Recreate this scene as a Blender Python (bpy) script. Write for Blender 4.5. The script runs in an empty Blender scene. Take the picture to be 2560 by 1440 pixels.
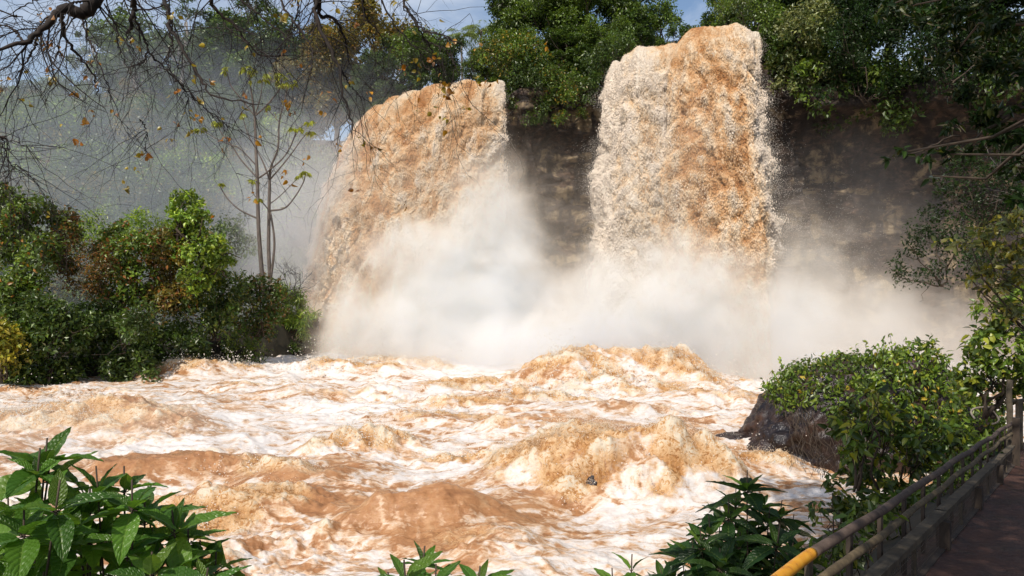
import bpy, math, random
import numpy as np
from mathutils import Vector, Matrix

random.seed(7)
rng = np.random.default_rng(11)
scene = bpy.context.scene
COL = scene.collection
F = 1849.0
EYE = 5.0

def P(px, py, Y):
    return np.array([(px - 1280.0) / F * Y, Y, EYE - (py - 720.0) / F * Y])

# ------------------------------------------------------------------ noise
_perm = np.random.default_rng(3).permutation(256).astype(np.int64)
_perm = np.concatenate([_perm, _perm, _perm])
_g = np.random.default_rng(5).normal(size=(256, 3)); _g /= np.linalg.norm(_g, axis=1)[:, None]

def pn(x, y, z=0.0):
    x = np.asarray(x, float); y = np.asarray(y, float); z = np.asarray(z, float) + np.zeros_like(x)
    xi = np.floor(x).astype(np.int64); yi = np.floor(y).astype(np.int64); zi = np.floor(z).astype(np.int64)
    xf = x - xi; yf = y - yi; zf = z - zi
    u = xf * xf * xf * (xf * (xf * 6 - 15) + 10); v = yf * yf * yf * (yf * (yf * 6 - 15) + 10); w = zf * zf * zf * (zf * (zf * 6 - 15) + 10)
    def gr(dx, dy, dz):
        h = _perm[_perm[_perm[(xi + dx) & 255] + ((yi + dy) & 255)] + ((zi + dz) & 255)]
        g = _g[h]
        return g[..., 0] * (xf - dx) + g[..., 1] * (yf - dy) + g[..., 2] * (zf - dz)
    a = gr(0,0,0) * (1-u) + gr(1,0,0) * u; b = gr(0,1,0) * (1-u) + gr(1,1,0) * u
    c = gr(0,0,1) * (1-u) + gr(1,0,1) * u; d = gr(0,1,1) * (1-u) + gr(1,1,1) * u
    e = a * (1-v) + b * v; f = c * (1-v) + d * v
    return (e * (1-w) + f * w) * 1.6

def fbm(x, y, z=0.0, o=4, ridge=False, bil=False, gain=0.5):
    s = 0.0; a = 1.0; t = 0.0
    for i in range(o):
        n = pn(x * 2.03 ** i + 17.3 * i, y * 2.03 ** i - 9.1 * i, np.asarray(z) * 2.03 ** i + 3.7 * i)
        if ridge: n = 1 - 2 * np.abs(n)
        if bil: n = 2 * np.abs(n) - 0.6
        s = s + a * n; t += a; a *= gain
    return s / t

def sm(a, b, x):
    t = np.clip((x - a) / (b - a), 0, 1); return t * t * (3 - 2 * t)

# ------------------------------------------------------------------ mesh helpers
def mesh_np(name, V, polys, mat=None, parent=None, attrs=None, smooth=True):
    """V (n,3); polys: list of int arrays (m,k)"""
    me = bpy.data.meshes.new(name)
    V = np.ascontiguousarray(V, dtype=np.float32)
    me.vertices.add(len(V)); me.vertices.foreach_set('co', V.ravel())
    polys = [p for p in polys if len(p)]
    loops = np.concatenate([p.ravel() for p in polys]).astype(np.int32)
    sizes = np.concatenate([np.full(len(p), p.shape[1]) for p in polys]).astype(np.int32)
    starts = np.concatenate([[0], np.cumsum(sizes)[:-1]]).astype(np.int32)
    me.loops.add(len(loops)); me.loops.foreach_set('vertex_index', loops)
    me.polygons.add(len(sizes)); me.polygons.foreach_set('loop_start', starts)
    me.polygons.foreach_set('use_smooth', np.full(len(sizes), smooth))
    for k, a in (attrs or {}).items():
        a = np.ascontiguousarray(a, dtype=np.float32)
        if a.ndim == 1:
            at = me.attributes.new(k, 'FLOAT', 'POINT'); at.data.foreach_set('value', a)
        else:
            if a.shape[1] == 3: a = np.concatenate([a, np.ones((len(a), 1), np.float32)], 1)
            at = me.attributes.new(k, 'FLOAT_COLOR', 'POINT'); at.data.foreach_set('color', np.ascontiguousarray(a).ravel())
    me.update(calc_edges=True); me.validate()
    if mat: me.materials.append(mat)
    o = bpy.data.objects.new(name, me); COL.objects.link(o)
    if parent is not None: o.parent = parent
    return o

def grid_faces(nr, nc, closed=False):
    i = np.arange(nr - 1)[:, None]; j = np.arange(nc if closed else nc - 1)[None, :]
    j2 = (j + 1) % nc
    return np.stack([i * nc + j, i * nc + j2, (i + 1) * nc + j2, (i + 1) * nc + j], -1).reshape(-1, 4)

class MB:
    def __init__(s): s.V = []; s.q = []; s.t = []; s.n = 0; s.A = {}
    def add(s, V, q=None, t=None, **at):
        V = np.asarray(V, float)
        if q is not None and len(q): s.q.append(np.asarray(q) + s.n)
        if t is not None and len(t): s.t.append(np.asarray(t) + s.n)
        for k, a in at.items():
            a = np.asarray(a, float)
            if a.ndim == 1 and len(a) != len(V): a = np.tile(a, (len(V), 1))
            s.A.setdefault(k, []).append(a)
        s.V.append(V); s.n += len(V)
    def tube(s, pts, r, k=5, cap=True):
        pts = np.asarray(pts, float); n = len(pts)
        r = np.broadcast_to(np.asarray(r, float), (n,)) if np.ndim(r) else np.full(n, r)
        T = np.gradient(pts, axis=0); T /= np.linalg.norm(T, axis=1)[:, None] + 1e-9
        ref = np.array([0.31, 0.17, 0.93]) if abs(T[0] @ np.array([0.31, 0.17, 0.93])) < .9 else np.array([1., 0, 0])
        A = np.cross(T, ref); A /= np.linalg.norm(A, axis=1)[:, None] + 1e-9; B = np.cross(T, A)
        th = np.arange(k) / k * 2 * np.pi
        V = pts[:, None, :] + r[:, None, None] * (A[:, None, :] * np.cos(th)[None, :, None] + B[:, None, :] * np.sin(th)[None, :, None])
        q = grid_faces(n, k, True); V = V.reshape(-1, 3)
        if cap and k >= 4:
            V = np.concatenate([V, pts[:1], pts[-1:]])
            t = [[(j + 1) % k, j, n * k] for j in range(k)] + [[(n-1)*k + j, (n-1)*k + (j + 1) % k, n * k + 1] for j in range(k)]
            s.add(V, q, t)
        else: s.add(V, q)
    def box(s, c, h, X=(1,0,0), Yv=(0,1,0), Z=(0,0,1)):
        c = np.array(c, float); X = np.array(X, float); Yv = np.array(Yv, float); Z = np.array(Z, float)
        V = [c + X*h[0]*a + Yv*h[1]*b + Z*h[2]*d for a in (-1,1) for b in (-1,1) for d in (-1,1)]
        s.add(V, [[0,1,3,2],[4,6,7,5],[0,4,5,1],[2,3,7,6],[0,2,6,4],[1,5,7,3]])
    def build(s, name, mat, parent=None, smooth=True):
        at = {k: np.concatenate(v) for k, v in s.A.items()}
        at = {k: v for k, v in at.items() if len(v) == s.n}
        polys = ([np.concatenate(s.q)] if s.q else []) + ([np.concatenate(s.t)] if s.t else [])
        return mesh_np(name, np.concatenate(s.V), polys, mat, parent, at, smooth)

def tag(o, label=None, cat=None, group=None, kind=None):
    if label: o['label'] = label
    if cat: o['category'] = cat
    if group: o['group'] = group
    if kind: o['kind'] = kind
    return o
def empty(name, loc, label, cat, group=None, rz=0):
    o = bpy.data.objects.new(name, None); COL.objects.link(o)
    o.location = loc; o.rotation_euler = (0, 0, rz); o.empty_display_size = .3
    return tag(o, label, cat, group)

# ------------------------------------------------------------------ materials
def newmat(name):
    m = bpy.data.materials.new(name); m.use_nodes = True
    nt = m.node_tree; nt.nodes.clear()
    return m, nt, nt.nodes.new('ShaderNodeOutputMaterial')
def N(nt, t, **kw):
    n = nt.nodes.new(t)
    for k, v in kw.items():
        if k.startswith('i_'): n.inputs[k[2:].replace('_', ' ')].default_value = v
        else: setattr(n, k, v)
    return n
def L(nt, a, b): nt.links.new(a, b)
def ramp(nt, src, stops, interp='LINEAR'):
    r = nt.nodes.new('ShaderNodeValToRGB'); e = r.color_ramp.elements; r.color_ramp.interpolation = interp
    while len(e) < len(stops): e.new(0.5)
    for el, (p, c) in zip(e, stops):
        el.position = p; el.color = (*c, 1) if len(c) == 3 else c
    L(nt, src, r.inputs[0]); return r.outputs[0]
def mth(nt, op, a, b=None, c=None, clamp=False):
    n = nt.nodes.new('ShaderNodeMath'); n.operation = op; n.use_clamp = clamp
    for i, v in enumerate((a, b, c)):
        if v is None: continue
        if isinstance(v, (int, float)): n.inputs[i].default_value = v
        else: L(nt, v, n.inputs[i])
    return n.outputs[0]
def mixc(nt, f, a, b, mode='MIX'):
    n = nt.nodes.new('ShaderNodeMix'); n.data_type = 'RGBA'; n.blend_type = mode
    for sock, v in ((n.inputs[0], f), (n.inputs[6], a), (n.inputs[7], b)):
        if isinstance(v, (int, float)): sock.default_value = v
        elif isinstance(v, tuple): sock.default_value = (*v, 1) if len(v) == 3 else v
        else: L(nt, v, sock)
    return n.outputs[2]
def noise(nt, vec, scale, detail=5, rough=.55, dist=0.0, ty='FBM', norm=True):
    n = nt.nodes.new('ShaderNodeTexNoise'); n.noise_type = ty
    n.inputs['Scale'].default_value = scale; n.inputs['Detail'].default_value = detail
    n.inputs['Roughness'].default_value = rough; n.inputs['Distortion'].default_value = dist
    if ty == 'FBM': n.normalize = norm
    L(nt, vec, n.inputs['Vector']); return n.outputs['Fac']
def coords(nt, scale=(1,1,1), kind='Object'):
    tc = nt.nodes.new('ShaderNodeTexCoord'); mp = nt.nodes.new('ShaderNodeMapping')
    mp.inputs['Scale'].default_value = scale; L(nt, tc.outputs[kind], mp.inputs['Vector']); return mp.outputs['Vector']

BROWN = (0.40, 0.150, 0.045); OCHRE = (0.62, 0.31, 0.125); CREAM = (0.86, 0.69, 0.50); WHITE = (0.90, 0.85, 0.80)

def river_mat():
    m, nt, out = newmat('muddy_river_water')
    def A(n): a = nt.nodes.new('ShaderNodeAttribute'); a.attribute_name = n; return a.outputs['Fac']
    foam, froth, lump = A('foam'), A('froth'), A('lump')
    v = coords(nt, (.6, 1.15, 1.3)); vi = coords(nt, (1, 1, 1.2))
    n1 = noise(nt, v, 2.2, 7, .6, 1.0); n2 = noise(nt, v, 7.0, 6, .62, 1.2); nf = noise(nt, vi, 4.5, 6, .62, 2.4); ng = noise(nt, vi, 11, 4, .6, 1.5)
    def line(n, k): return mth(nt, 'SUBTRACT', 1.0, mth(nt, 'MULTIPLY', mth(nt, 'ABSOLUTE', mth(nt, 'SUBTRACT', n, .5)), k), clamp=True)
    f = mth(nt, 'ADD', foam, mth(nt, 'MULTIPLY', mth(nt, 'SUBTRACT', n1, .5), .9))
    f = mth(nt, 'ADD', f, mth(nt, 'MULTIPLY', mth(nt, 'SUBTRACT', n2, .5), .7))
    f = mth(nt, 'ADD', f, mth(nt, 'MULTIPLY', line(n1, 14), .16))
    cb = ramp(nt, mth(nt, 'ADD', mth(nt, 'MULTIPLY', mth(nt, 'ADD', n1, n2), .35), mth(nt, 'MULTIPLY', lump, .3)), [(.30, (.235, .100, .040)), (.48, (.41, .198, .086)), (.66, (.56, .335, .175))])
    c = mixc(nt, ramp(nt, f, [(.22, (0,)*3), (.42, (.85,)*3)]), cb, (.66, .46, .30)); c = mixc(nt, ramp(nt, f, [(.40, (0,)*3), (.56, (.6,)*3), (.78, (1,)*3)]), c, (.77, .705, .65))
    g = mth(nt, 'ADD', mth(nt, 'MULTIPLY', lump, .75), mth(nt, 'MULTIPLY', mth(nt, 'SUBTRACT', nf, .5), 1.0))
    g = mth(nt, 'ADD', g, mth(nt, 'MULTIPLY', mth(nt, 'SUBTRACT', ng, .5), .25)); g = mth(nt, 'ADD', g, mth(nt, 'MULTIPLY', line(nf, 12), .18))
    cf = ramp(nt, g, [(.10, (.40, .17, .052)), (.30, (.62, .315, .115)), (.45, (.82, .54, .29)), (.60, (.88, .76, .58))])
    fr = mth(nt, 'ADD', froth, mth(nt, 'MULTIPLY', mth(nt, 'SUBTRACT', nf, .5), .7))
    frm = ramp(nt, fr, [(.35, (0,)*3), (.65, (1,)*3)])
    c = mixc(nt, frm, c, cf)
    b = N(nt, 'ShaderNodeBsdfPrincipled'); L(nt, c, b.inputs['Base Color'])
    L(nt, mth(nt, 'ADD', .08, mth(nt, 'MULTIPLY', f, .32), clamp=True), b.inputs['Roughness']); b.inputs['IOR'].default_value = 1.33
    bp = N(nt, 'ShaderNodeBump', i_Strength=.5, i_Distance=.06)
    hh = mth(nt, 'ADD', mth(nt, 'MULTIPLY', n2, .8), mth(nt, 'MULTIPLY', n1, .8)); hh = mth(nt, 'ADD', hh, mth(nt, 'MULTIPLY', mth(nt, 'MULTIPLY', nf, froth), 1.6)); hh = mth(nt, 'ADD', hh, mth(nt, 'MULTIPLY', ng, .55)); hh = mth(nt, 'ADD', hh, mth(nt, 'MULTIPLY', noise(nt, vi, 24, 3, .6, .6), .30))
    L(nt, hh, bp.inputs['Height']); L(nt, bp.outputs[0], b.inputs['Normal'])
    tr = N(nt, 'ShaderNodeBsdfTranslucent'); L(nt, mixc(nt, .5, c, (.95, .6, .25)), tr.inputs['Color'])
    mx = N(nt, 'ShaderNodeMixShader'); L(nt, mth(nt, 'MULTIPLY', frm, .22), mx.inputs[0]); L(nt, b.outputs[0], mx.inputs[1]); L(nt, tr.outputs[0], mx.inputs[2])
    L(nt, mx.outputs[0], out.inputs[0]); return m

def fall_mat():
    m, nt, out = newmat('falling_muddy_water')
    def A(n): a = nt.nodes.new('ShaderNodeAttribute'); a.attribute_name = n; return a.outputs['Fac']
    foam = A('foam'); v = coords(nt, (1, 1, .75)); vs = coords(nt, (1.6, 1.6, .14))
    n1 = noise(nt, v, 1.5, 7, .62, 1.0); n2 = noise(nt, v, 4.6, 7, .66, 1.6); st = noise(nt, vs, 2.2, 6, .65, .3)
    def line(n, k): return mth(nt, 'SUBTRACT', 1.0, mth(nt, 'MULTIPLY', mth(nt, 'ABSOLUTE', mth(nt, 'SUBTRACT', n, .5)), k), clamp=True)
    f = mth(nt, 'ADD', foam, mth(nt, 'MULTIPLY', mth(nt, 'SUBTRACT', n1, .5), .8)); f = mth(nt, 'ADD', f, mth(nt, 'MULTIPLY', mth(nt, 'SUBTRACT', n2, .5), .9))
    f = mth(nt, 'ADD', f, mth(nt, 'MULTIPLY', mth(nt, 'SUBTRACT', st, .5), .7)); f = mth(nt, 'ADD', f, mth(nt, 'MULTIPLY', line(n2, 9), .18))
    c = ramp(nt, f, [(0.0, (.40, .16, .05)), (.25, (.62, .30, .115)), (.48, (.85, .55, .29)), (.66, (.93, .74, .50)), (.9, (.94, .82, .66))])
    b = N(nt, 'ShaderNodeBsdfPrincipled', i_Roughness=.6); L(nt, c, b.inputs['Base Color'])
    bp = N(nt, 'ShaderNodeBump', i_Strength=.55, i_Distance=.07); hh = mth(nt, 'ADD', n2, mth(nt, 'MULTIPLY', st, .8)); hh = mth(nt, 'ADD', hh, mth(nt, 'MULTIPLY', n1, .8)); L(nt, hh, bp.inputs['Height']); L(nt, bp.outputs[0], b.inputs['Normal'])
    tr = N(nt, 'ShaderNodeBsdfTranslucent'); L(nt, mixc(nt, .6, c, (.98, .80, .58)), tr.inputs['Color'])
    mx = N(nt, 'ShaderNodeMixShader', i_Fac=.33); L(nt, b.outputs[0], mx.inputs[1]); L(nt, tr.outputs[0], mx.inputs[2])
    e = mth(nt, 'ADD', A('edge'), mth(nt, 'MULTIPLY', mth(nt, 'SUBTRACT', noise(nt, coords(nt, (1,1,.5)), 3.6, 8, .78, .5), .5), 2.8))
    e = mth(nt, 'MULTIPLY', mth(nt, 'SUBTRACT', e, .35), 3.0, clamp=True)
    tp = N(nt, 'ShaderNodeBsdfTransparent'); m2 = N(nt, 'ShaderNodeMixShader'); L(nt, e, m2.inputs[0]); L(nt, tp.outputs[0], m2.inputs[1]); L(nt, mx.outputs[0], m2.inputs[2])
    L(nt, m2.outputs[0], out.inputs[0]); return m

def drop_mat():
    m, nt, out = newmat('droplets')
    at = nt.nodes.new('ShaderNodeAttribute'); at.attribute_name = 'tint'
    b = N(nt, 'ShaderNodeBsdfPrincipled'); L(nt, at.outputs['Color'], b.inputs['Base Color']); b.inputs['Roughness'].default_value = .4
    b.inputs['Emission Strength'].default_value = 0
    tr = N(nt, 'ShaderNodeBsdfTranslucent'); L(nt, at.outputs['Color'], tr.inputs['Color'])
    cn = nt.nodes.new('ShaderNodeCombineXYZ'); cn.inputs[0].default_value = -.15; cn.inputs[1].default_value = -.72; cn.inputs[2].default_value = .68
    geo = nt.nodes.new('ShaderNodeNewGeometry'); vm = nt.nodes.new('ShaderNodeMix'); vm.data_type = 'VECTOR'; vm.inputs[0].default_value = .25
    L(nt, cn.outputs[0], vm.inputs[4]); L(nt, geo.outputs['Normal'], vm.inputs[5]); nz_ = nt.nodes.new('ShaderNodeVectorMath'); nz_.operation = 'NORMALIZE'; L(nt, vm.outputs[1], nz_.inputs[0]); L(nt, nz_.outputs[0], b.inputs['Normal'])
    mx = N(nt, 'ShaderNodeMixShader', i_Fac=.25); L(nt, b.outputs[0], mx.inputs[1]); L(nt, tr.outputs[0], mx.inputs[2]); L(nt, mx.outputs[0], out.inputs[0])
    return m

def leaf_mat(name, tint=(1,1,1), gloss=.12, trans=.35, rough=.38, veins=False):
    m, nt, out = newmat(name)
    at = nt.nodes.new('ShaderNodeAttribute'); at.attribute_name = 'tint'
    c = mixc(nt, 1.0, at.outputs['Color'], tint, 'MULTIPLY')
    nz = noise(nt, coords(nt), 3.0, 3)
    c = mixc(nt, mth(nt, 'MULTIPLY', nz, .35), c, (.02, .03, .008))
    nrm = None
    if veins:
        va = nt.nodes.new('ShaderNodeAttribute'); va.attribute_name = 'vein'
        bp = N(nt, 'ShaderNodeBump', i_Strength=.8, i_Distance=.004); L(nt, va.outputs['Fac'], bp.inputs['Height']); nrm = bp.outputs[0]
        c = mixc(nt, mth(nt, 'MULTIPLY', ramp(nt, va.outputs['Fac'], [(0, (1,1,1)), (.25, (0,0,0))]), .45), c, (.30, .42, .10))
    d = N(nt, 'ShaderNodeBsdfDiffuse'); L(nt, c, d.inputs[0])
    t = N(nt, 'ShaderNodeBsdfTranslucent'); L(nt, mixc(nt, 1.0, c, (1.6, 1.5, .6), 'MULTIPLY'), t.inputs[0])
    g = N(nt, 'ShaderNodeBsdfGlossy'); g.inputs['Roughness'].default_value = rough; g.inputs['Color'].default_value = (.8, .82, .7, 1)
    if nrm: [L(nt, nrm, q.inputs['Normal']) for q in (d, t, g)]
    a = N(nt, 'ShaderNodeMixShader', i_Fac=trans); L(nt, d.outputs[0], a.inputs[1]); L(nt, t.outputs[0], a.inputs[2])
    fr = N(nt, 'ShaderNodeFresnel', i_IOR=1.4)
    b = N(nt, 'ShaderNodeMixShader'); L(nt, mth(nt, 'ADD', mth(nt, 'MULTIPLY', fr.outputs[0], .22), gloss * .3), b.inputs[0])
    L(nt, a.outputs[0], b.inputs[1]); L(nt, g.outputs[0], b.inputs[2]); L(nt, b.outputs[0], out.inputs[0])
    return m

def bark_mat(name, a, b_, scale=6, rough=.85, bump=.01, stretch=(1,1,.25)):
    m, nt, out = newmat(name)
    v = coords(nt, stretch); n = noise(nt, v, scale, 7, .65, .4); n2 = noise(nt, v, scale * 5, 4)
    f = mth(nt, 'ADD', mth(nt, 'MULTIPLY', n, .75), mth(nt, 'MULTIPLY', n2, .25))
    c = ramp(nt, f, [(.33, a), (.66, b_)])
    b = N(nt, 'ShaderNodeBsdfPrincipled', i_Roughness=rough); L(nt, c, b.inputs['Base Color'])
    bp = N(nt, 'ShaderNodeBump', i_Strength=.6, i_Distance=bump); L(nt, f, bp.inputs['Height']); L(nt, bp.outputs[0], b.inputs['Normal'])
    L(nt, b.outputs[0], out.inputs[0]); return m

def cliff_mat():
    m, nt, out = newmat('basalt_cliff')
    v = coords(nt, (1, 1, 1.8)); n = noise(nt, v, .35, 9, .65, .5); n2 = noise(nt, v, 1.6, 9, .7, .6); n3 = noise(nt, coords(nt, (1.4,1.4,.25)), .9, 6, .6)
    c = ramp(nt, n2, [(.38, (.014, .010, .008)), (.52, (.060, .038, .027)), (.66, (.16, .095, .060))])
    c = mixc(nt, ramp(nt, n, [(.52, (0,0,0)), (.58, (1,1,1))]), c, (.30, .215, .12))
    c = mixc(nt, ramp(nt, n3, [(.45, (0,0,0)), (.6, (1,1,1))]), c, (.022, .014, .011))
    b = N(nt, 'ShaderNodeBsdfPrincipled', i_Roughness=.6); L(nt, c, b.inputs['Base Color'])
    bp = N(nt, 'ShaderNodeBump', i_Strength=.8, i_Distance=.3); L(nt, n2, bp.inputs['Height']); L(nt, bp.outputs[0], b.inputs['Normal'])
    L(nt, b.outputs[0], out.inputs[0]); return m

def rock_mat():
    m, nt, out = newmat('wet_basalt')
    v = coords(nt); n = noise(nt, v, 1.1, 8, .65, .4); n2 = noise(nt, v, 7, 6, .6)
    c = ramp(nt, n, [(.35, (.012, .009, .010)), (.55, (.045, .026, .020)), (.7, (.12, .055, .030))])
    b = N(nt, 'ShaderNodeBsdfPrincipled'); L(nt, c, b.inputs['Base Color']); L(nt, ramp(nt, n, [(.35, (.14,)*3), (.7, (.42,)*3)]), b.inputs['Roughness'])
    bp = N(nt, 'ShaderNodeBump', i_Strength=.8, i_Distance=.06); L(nt, mth(nt, 'ADD', n2, mth(nt, 'MULTIPLY', n, 2.0)), bp.inputs['Height']); L(nt, bp.outputs[0], b.inputs['Normal'])
    L(nt, b.outputs[0], out.inputs[0]); return m

def ground_mat(name, a, b_, scale=2.0, rough=.9):
    m, nt, out = newmat(name)
    v = coords(nt); n = noise(nt, v, scale, 8, .65, .3); n2 = noise(nt, v, scale * 9, 4)
    f = mth(nt, 'ADD', mth(nt, 'MULTIPLY', n, .7), mth(nt, 'MULTIPLY', n2, .3))
    c = ramp(nt, f, [(.35, a), (.65, b_)])
    b = N(nt, 'ShaderNodeBsdfPrincipled', i_Roughness=rough); L(nt, c, b.inputs['Base Color'])
    bp = N(nt, 'ShaderNodeBump', i_Strength=.7, i_Distance=.03); L(nt, f, bp.inputs['Height']); L(nt, bp.outputs[0], b.inputs['Normal'])
    L(nt, b.outputs[0], out.inputs[0]); return m

def mist_mat(name, dens, color, nscale=.35, contrast=1.0, aniso=0.0, offset=0.0, power=1.0):
    """density falls off smoothly to the rim of the unit sphere the object is scaled from"""
    m, nt, out = newmat(name)
    tc = nt.nodes.new('ShaderNodeTexCoord'); ln = nt.nodes.new('ShaderNodeVectorMath'); ln.operation = 'LENGTH'
    L(nt, tc.outputs['Object'], ln.inputs[0])
    geo = nt.nodes.new('ShaderNodeNewGeometry')
    n = noise(nt, geo.outputs['Position'], nscale, 5, .66, .35)
    r = mth(nt, 'SUBTRACT', 1.0, ln.outputs['Value'], clamp=True)
    r = mth(nt, 'ADD', r, mth(nt, 'MULTIPLY', mth(nt, 'SUBTRACT', n, .5), contrast))
    r = mth(nt, 'SUBTRACT', r, offset)
    edge = mth(nt, 'MULTIPLY', mth(nt, 'SUBTRACT', 1.0, ln.outputs['Value'], clamp=True), 5.0, clamp=True)
    mr = nt.nodes.new('ShaderNodeMapRange'); mr.interpolation_type = 'SMOOTHSTEP'; mr.inputs['From Min'].default_value = 0.0; mr.inputs['From Max'].default_value = .7
    L(nt, r, mr.inputs['Value'])
    d = mth(nt, 'MULTIPLY', mth(nt, 'MULTIPLY', mth(nt, 'POWER', mr.outputs[0], 1.5), edge), dens)
    vs = N(nt, 'ShaderNodeVolumeScatter', i_Anisotropy=aniso); vs.inputs['Color'].default_value = (*color, 1); L(nt, d, vs.inputs['Density'])
    L(nt, vs.outputs[0], out.inputs['Volume'])
    return m

M_river = river_mat(); M_fall = fall_mat(); M_drop = drop_mat()
M_cliff = cliff_mat(); M_rock = rock_mat()
M_leaf = leaf_mat('foliage', (2.15,1.6,1.0)); M_leafdark = leaf_mat('foliage_painted_shade', (.45,.5,.38), gloss=.05); M_broad = leaf_mat('broad_leaves', gloss=.08, trans=.5, rough=.35, veins=True)  # second leaf material has shade painted in as a darker tint
M_bark = bark_mat('dark_bark', (.035,.022,.014), (.10,.07,.045)); M_pale = bark_mat('pale_bark', (.16,.125,.095), (.36,.31,.26), 9)
M_twig = bark_mat('twig_bark', (.010,.007,.005), (.034,.020,.013), 12)
M_grey = bark_mat('grey_bark', (.06,.045,.035), (.20,.16,.13), 9)

# ------------------------------------------------------------------ world, sun, camera
SUN_EL, SUN_AZ = math.radians(47), math.radians(208)   # azimuth measured clockwise from +Y (towards the falls)
sdir = Vector((math.sin(SUN_AZ) * math.cos(SUN_EL), math.cos(SUN_AZ) * math.cos(SUN_EL), math.sin(SUN_EL)))
w = bpy.data.worlds.new('World'); scene.world = w; w.use_nodes = True
nt = w.node_tree; nt.nodes.clear()
wo = nt.nodes.new('ShaderNodeOutputWorld'); bg = nt.nodes.new('ShaderNodeBackground'); bg.inputs['Strength'].default_value = .135
sk = nt.nodes.new('ShaderNodeTexSky'); sk.sky_type = 'NISHITA'; sk.sun_disc = False
sk.sun_elevation = SUN_EL; sk.sun_rotation = SUN_AZ; sk.air_density = 1.0; sk.dust_density = 1.2; sk.ozone_density = 1.5
tcw = nt.nodes.new('ShaderNodeTexCoord'); mpw = nt.nodes.new('ShaderNodeMapping'); mpw.inputs['Scale'].default_value = (1, 1, 2.2)
L(nt, tcw.outputs['Generated'], mpw.inputs['Vector'])
cl = ramp(nt, noise(nt, mpw.outputs['Vector'], 3.2, 8, .6, .3), [(.42, (0,0,0)), (.68, (1,1,1))])
L(nt, mixc(nt, mth(nt, 'MULTIPLY', cl, .6), sk.outputs[0], (7.5, 7.8, 8.2)), bg.inputs[0]); L(nt, bg.outputs[0], wo.inputs[0])
sl = bpy.data.lights.new('sun', 'SUN'); sl.energy = 3.9; sl.angle = math.radians(.55); sl.color = (1, .95, .87)
so = bpy.data.objects.new('sun', sl); COL.objects.link(so); so.rotation_euler = sdir.to_track_quat('Z', 'Y').to_euler()
cd = bpy.data.cameras.new('camera'); cam = bpy.data.objects.new('camera', cd); COL.objects.link(cam)
cam.location = (0, 0, EYE); cam.rotation_euler = (math.radians(90), 0, 0)
cd.sensor_width = 36; cd.lens = 36 * F / 2560; cd.clip_end = 2000; cd.clip_start = .05
scene.camera = cam
scene.view_settings.view_transform = 'Standard'; scene.view_settings.look = 'None'; scene.view_settings.exposure = 0
cy = scene.cycles; cy.max_bounces = 8; cy.diffuse_bounces = 3; cy.glossy_bounces = 2; cy.transmission_bounces = 3; cy.transparent_max_bounces = 12
cy.volume_bounces = 6; cy.volume_step_rate = 1.0; cy.volume_max_steps = 128; cy.use_denoising = True
cy.sample_clamp_indirect = 6

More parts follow.
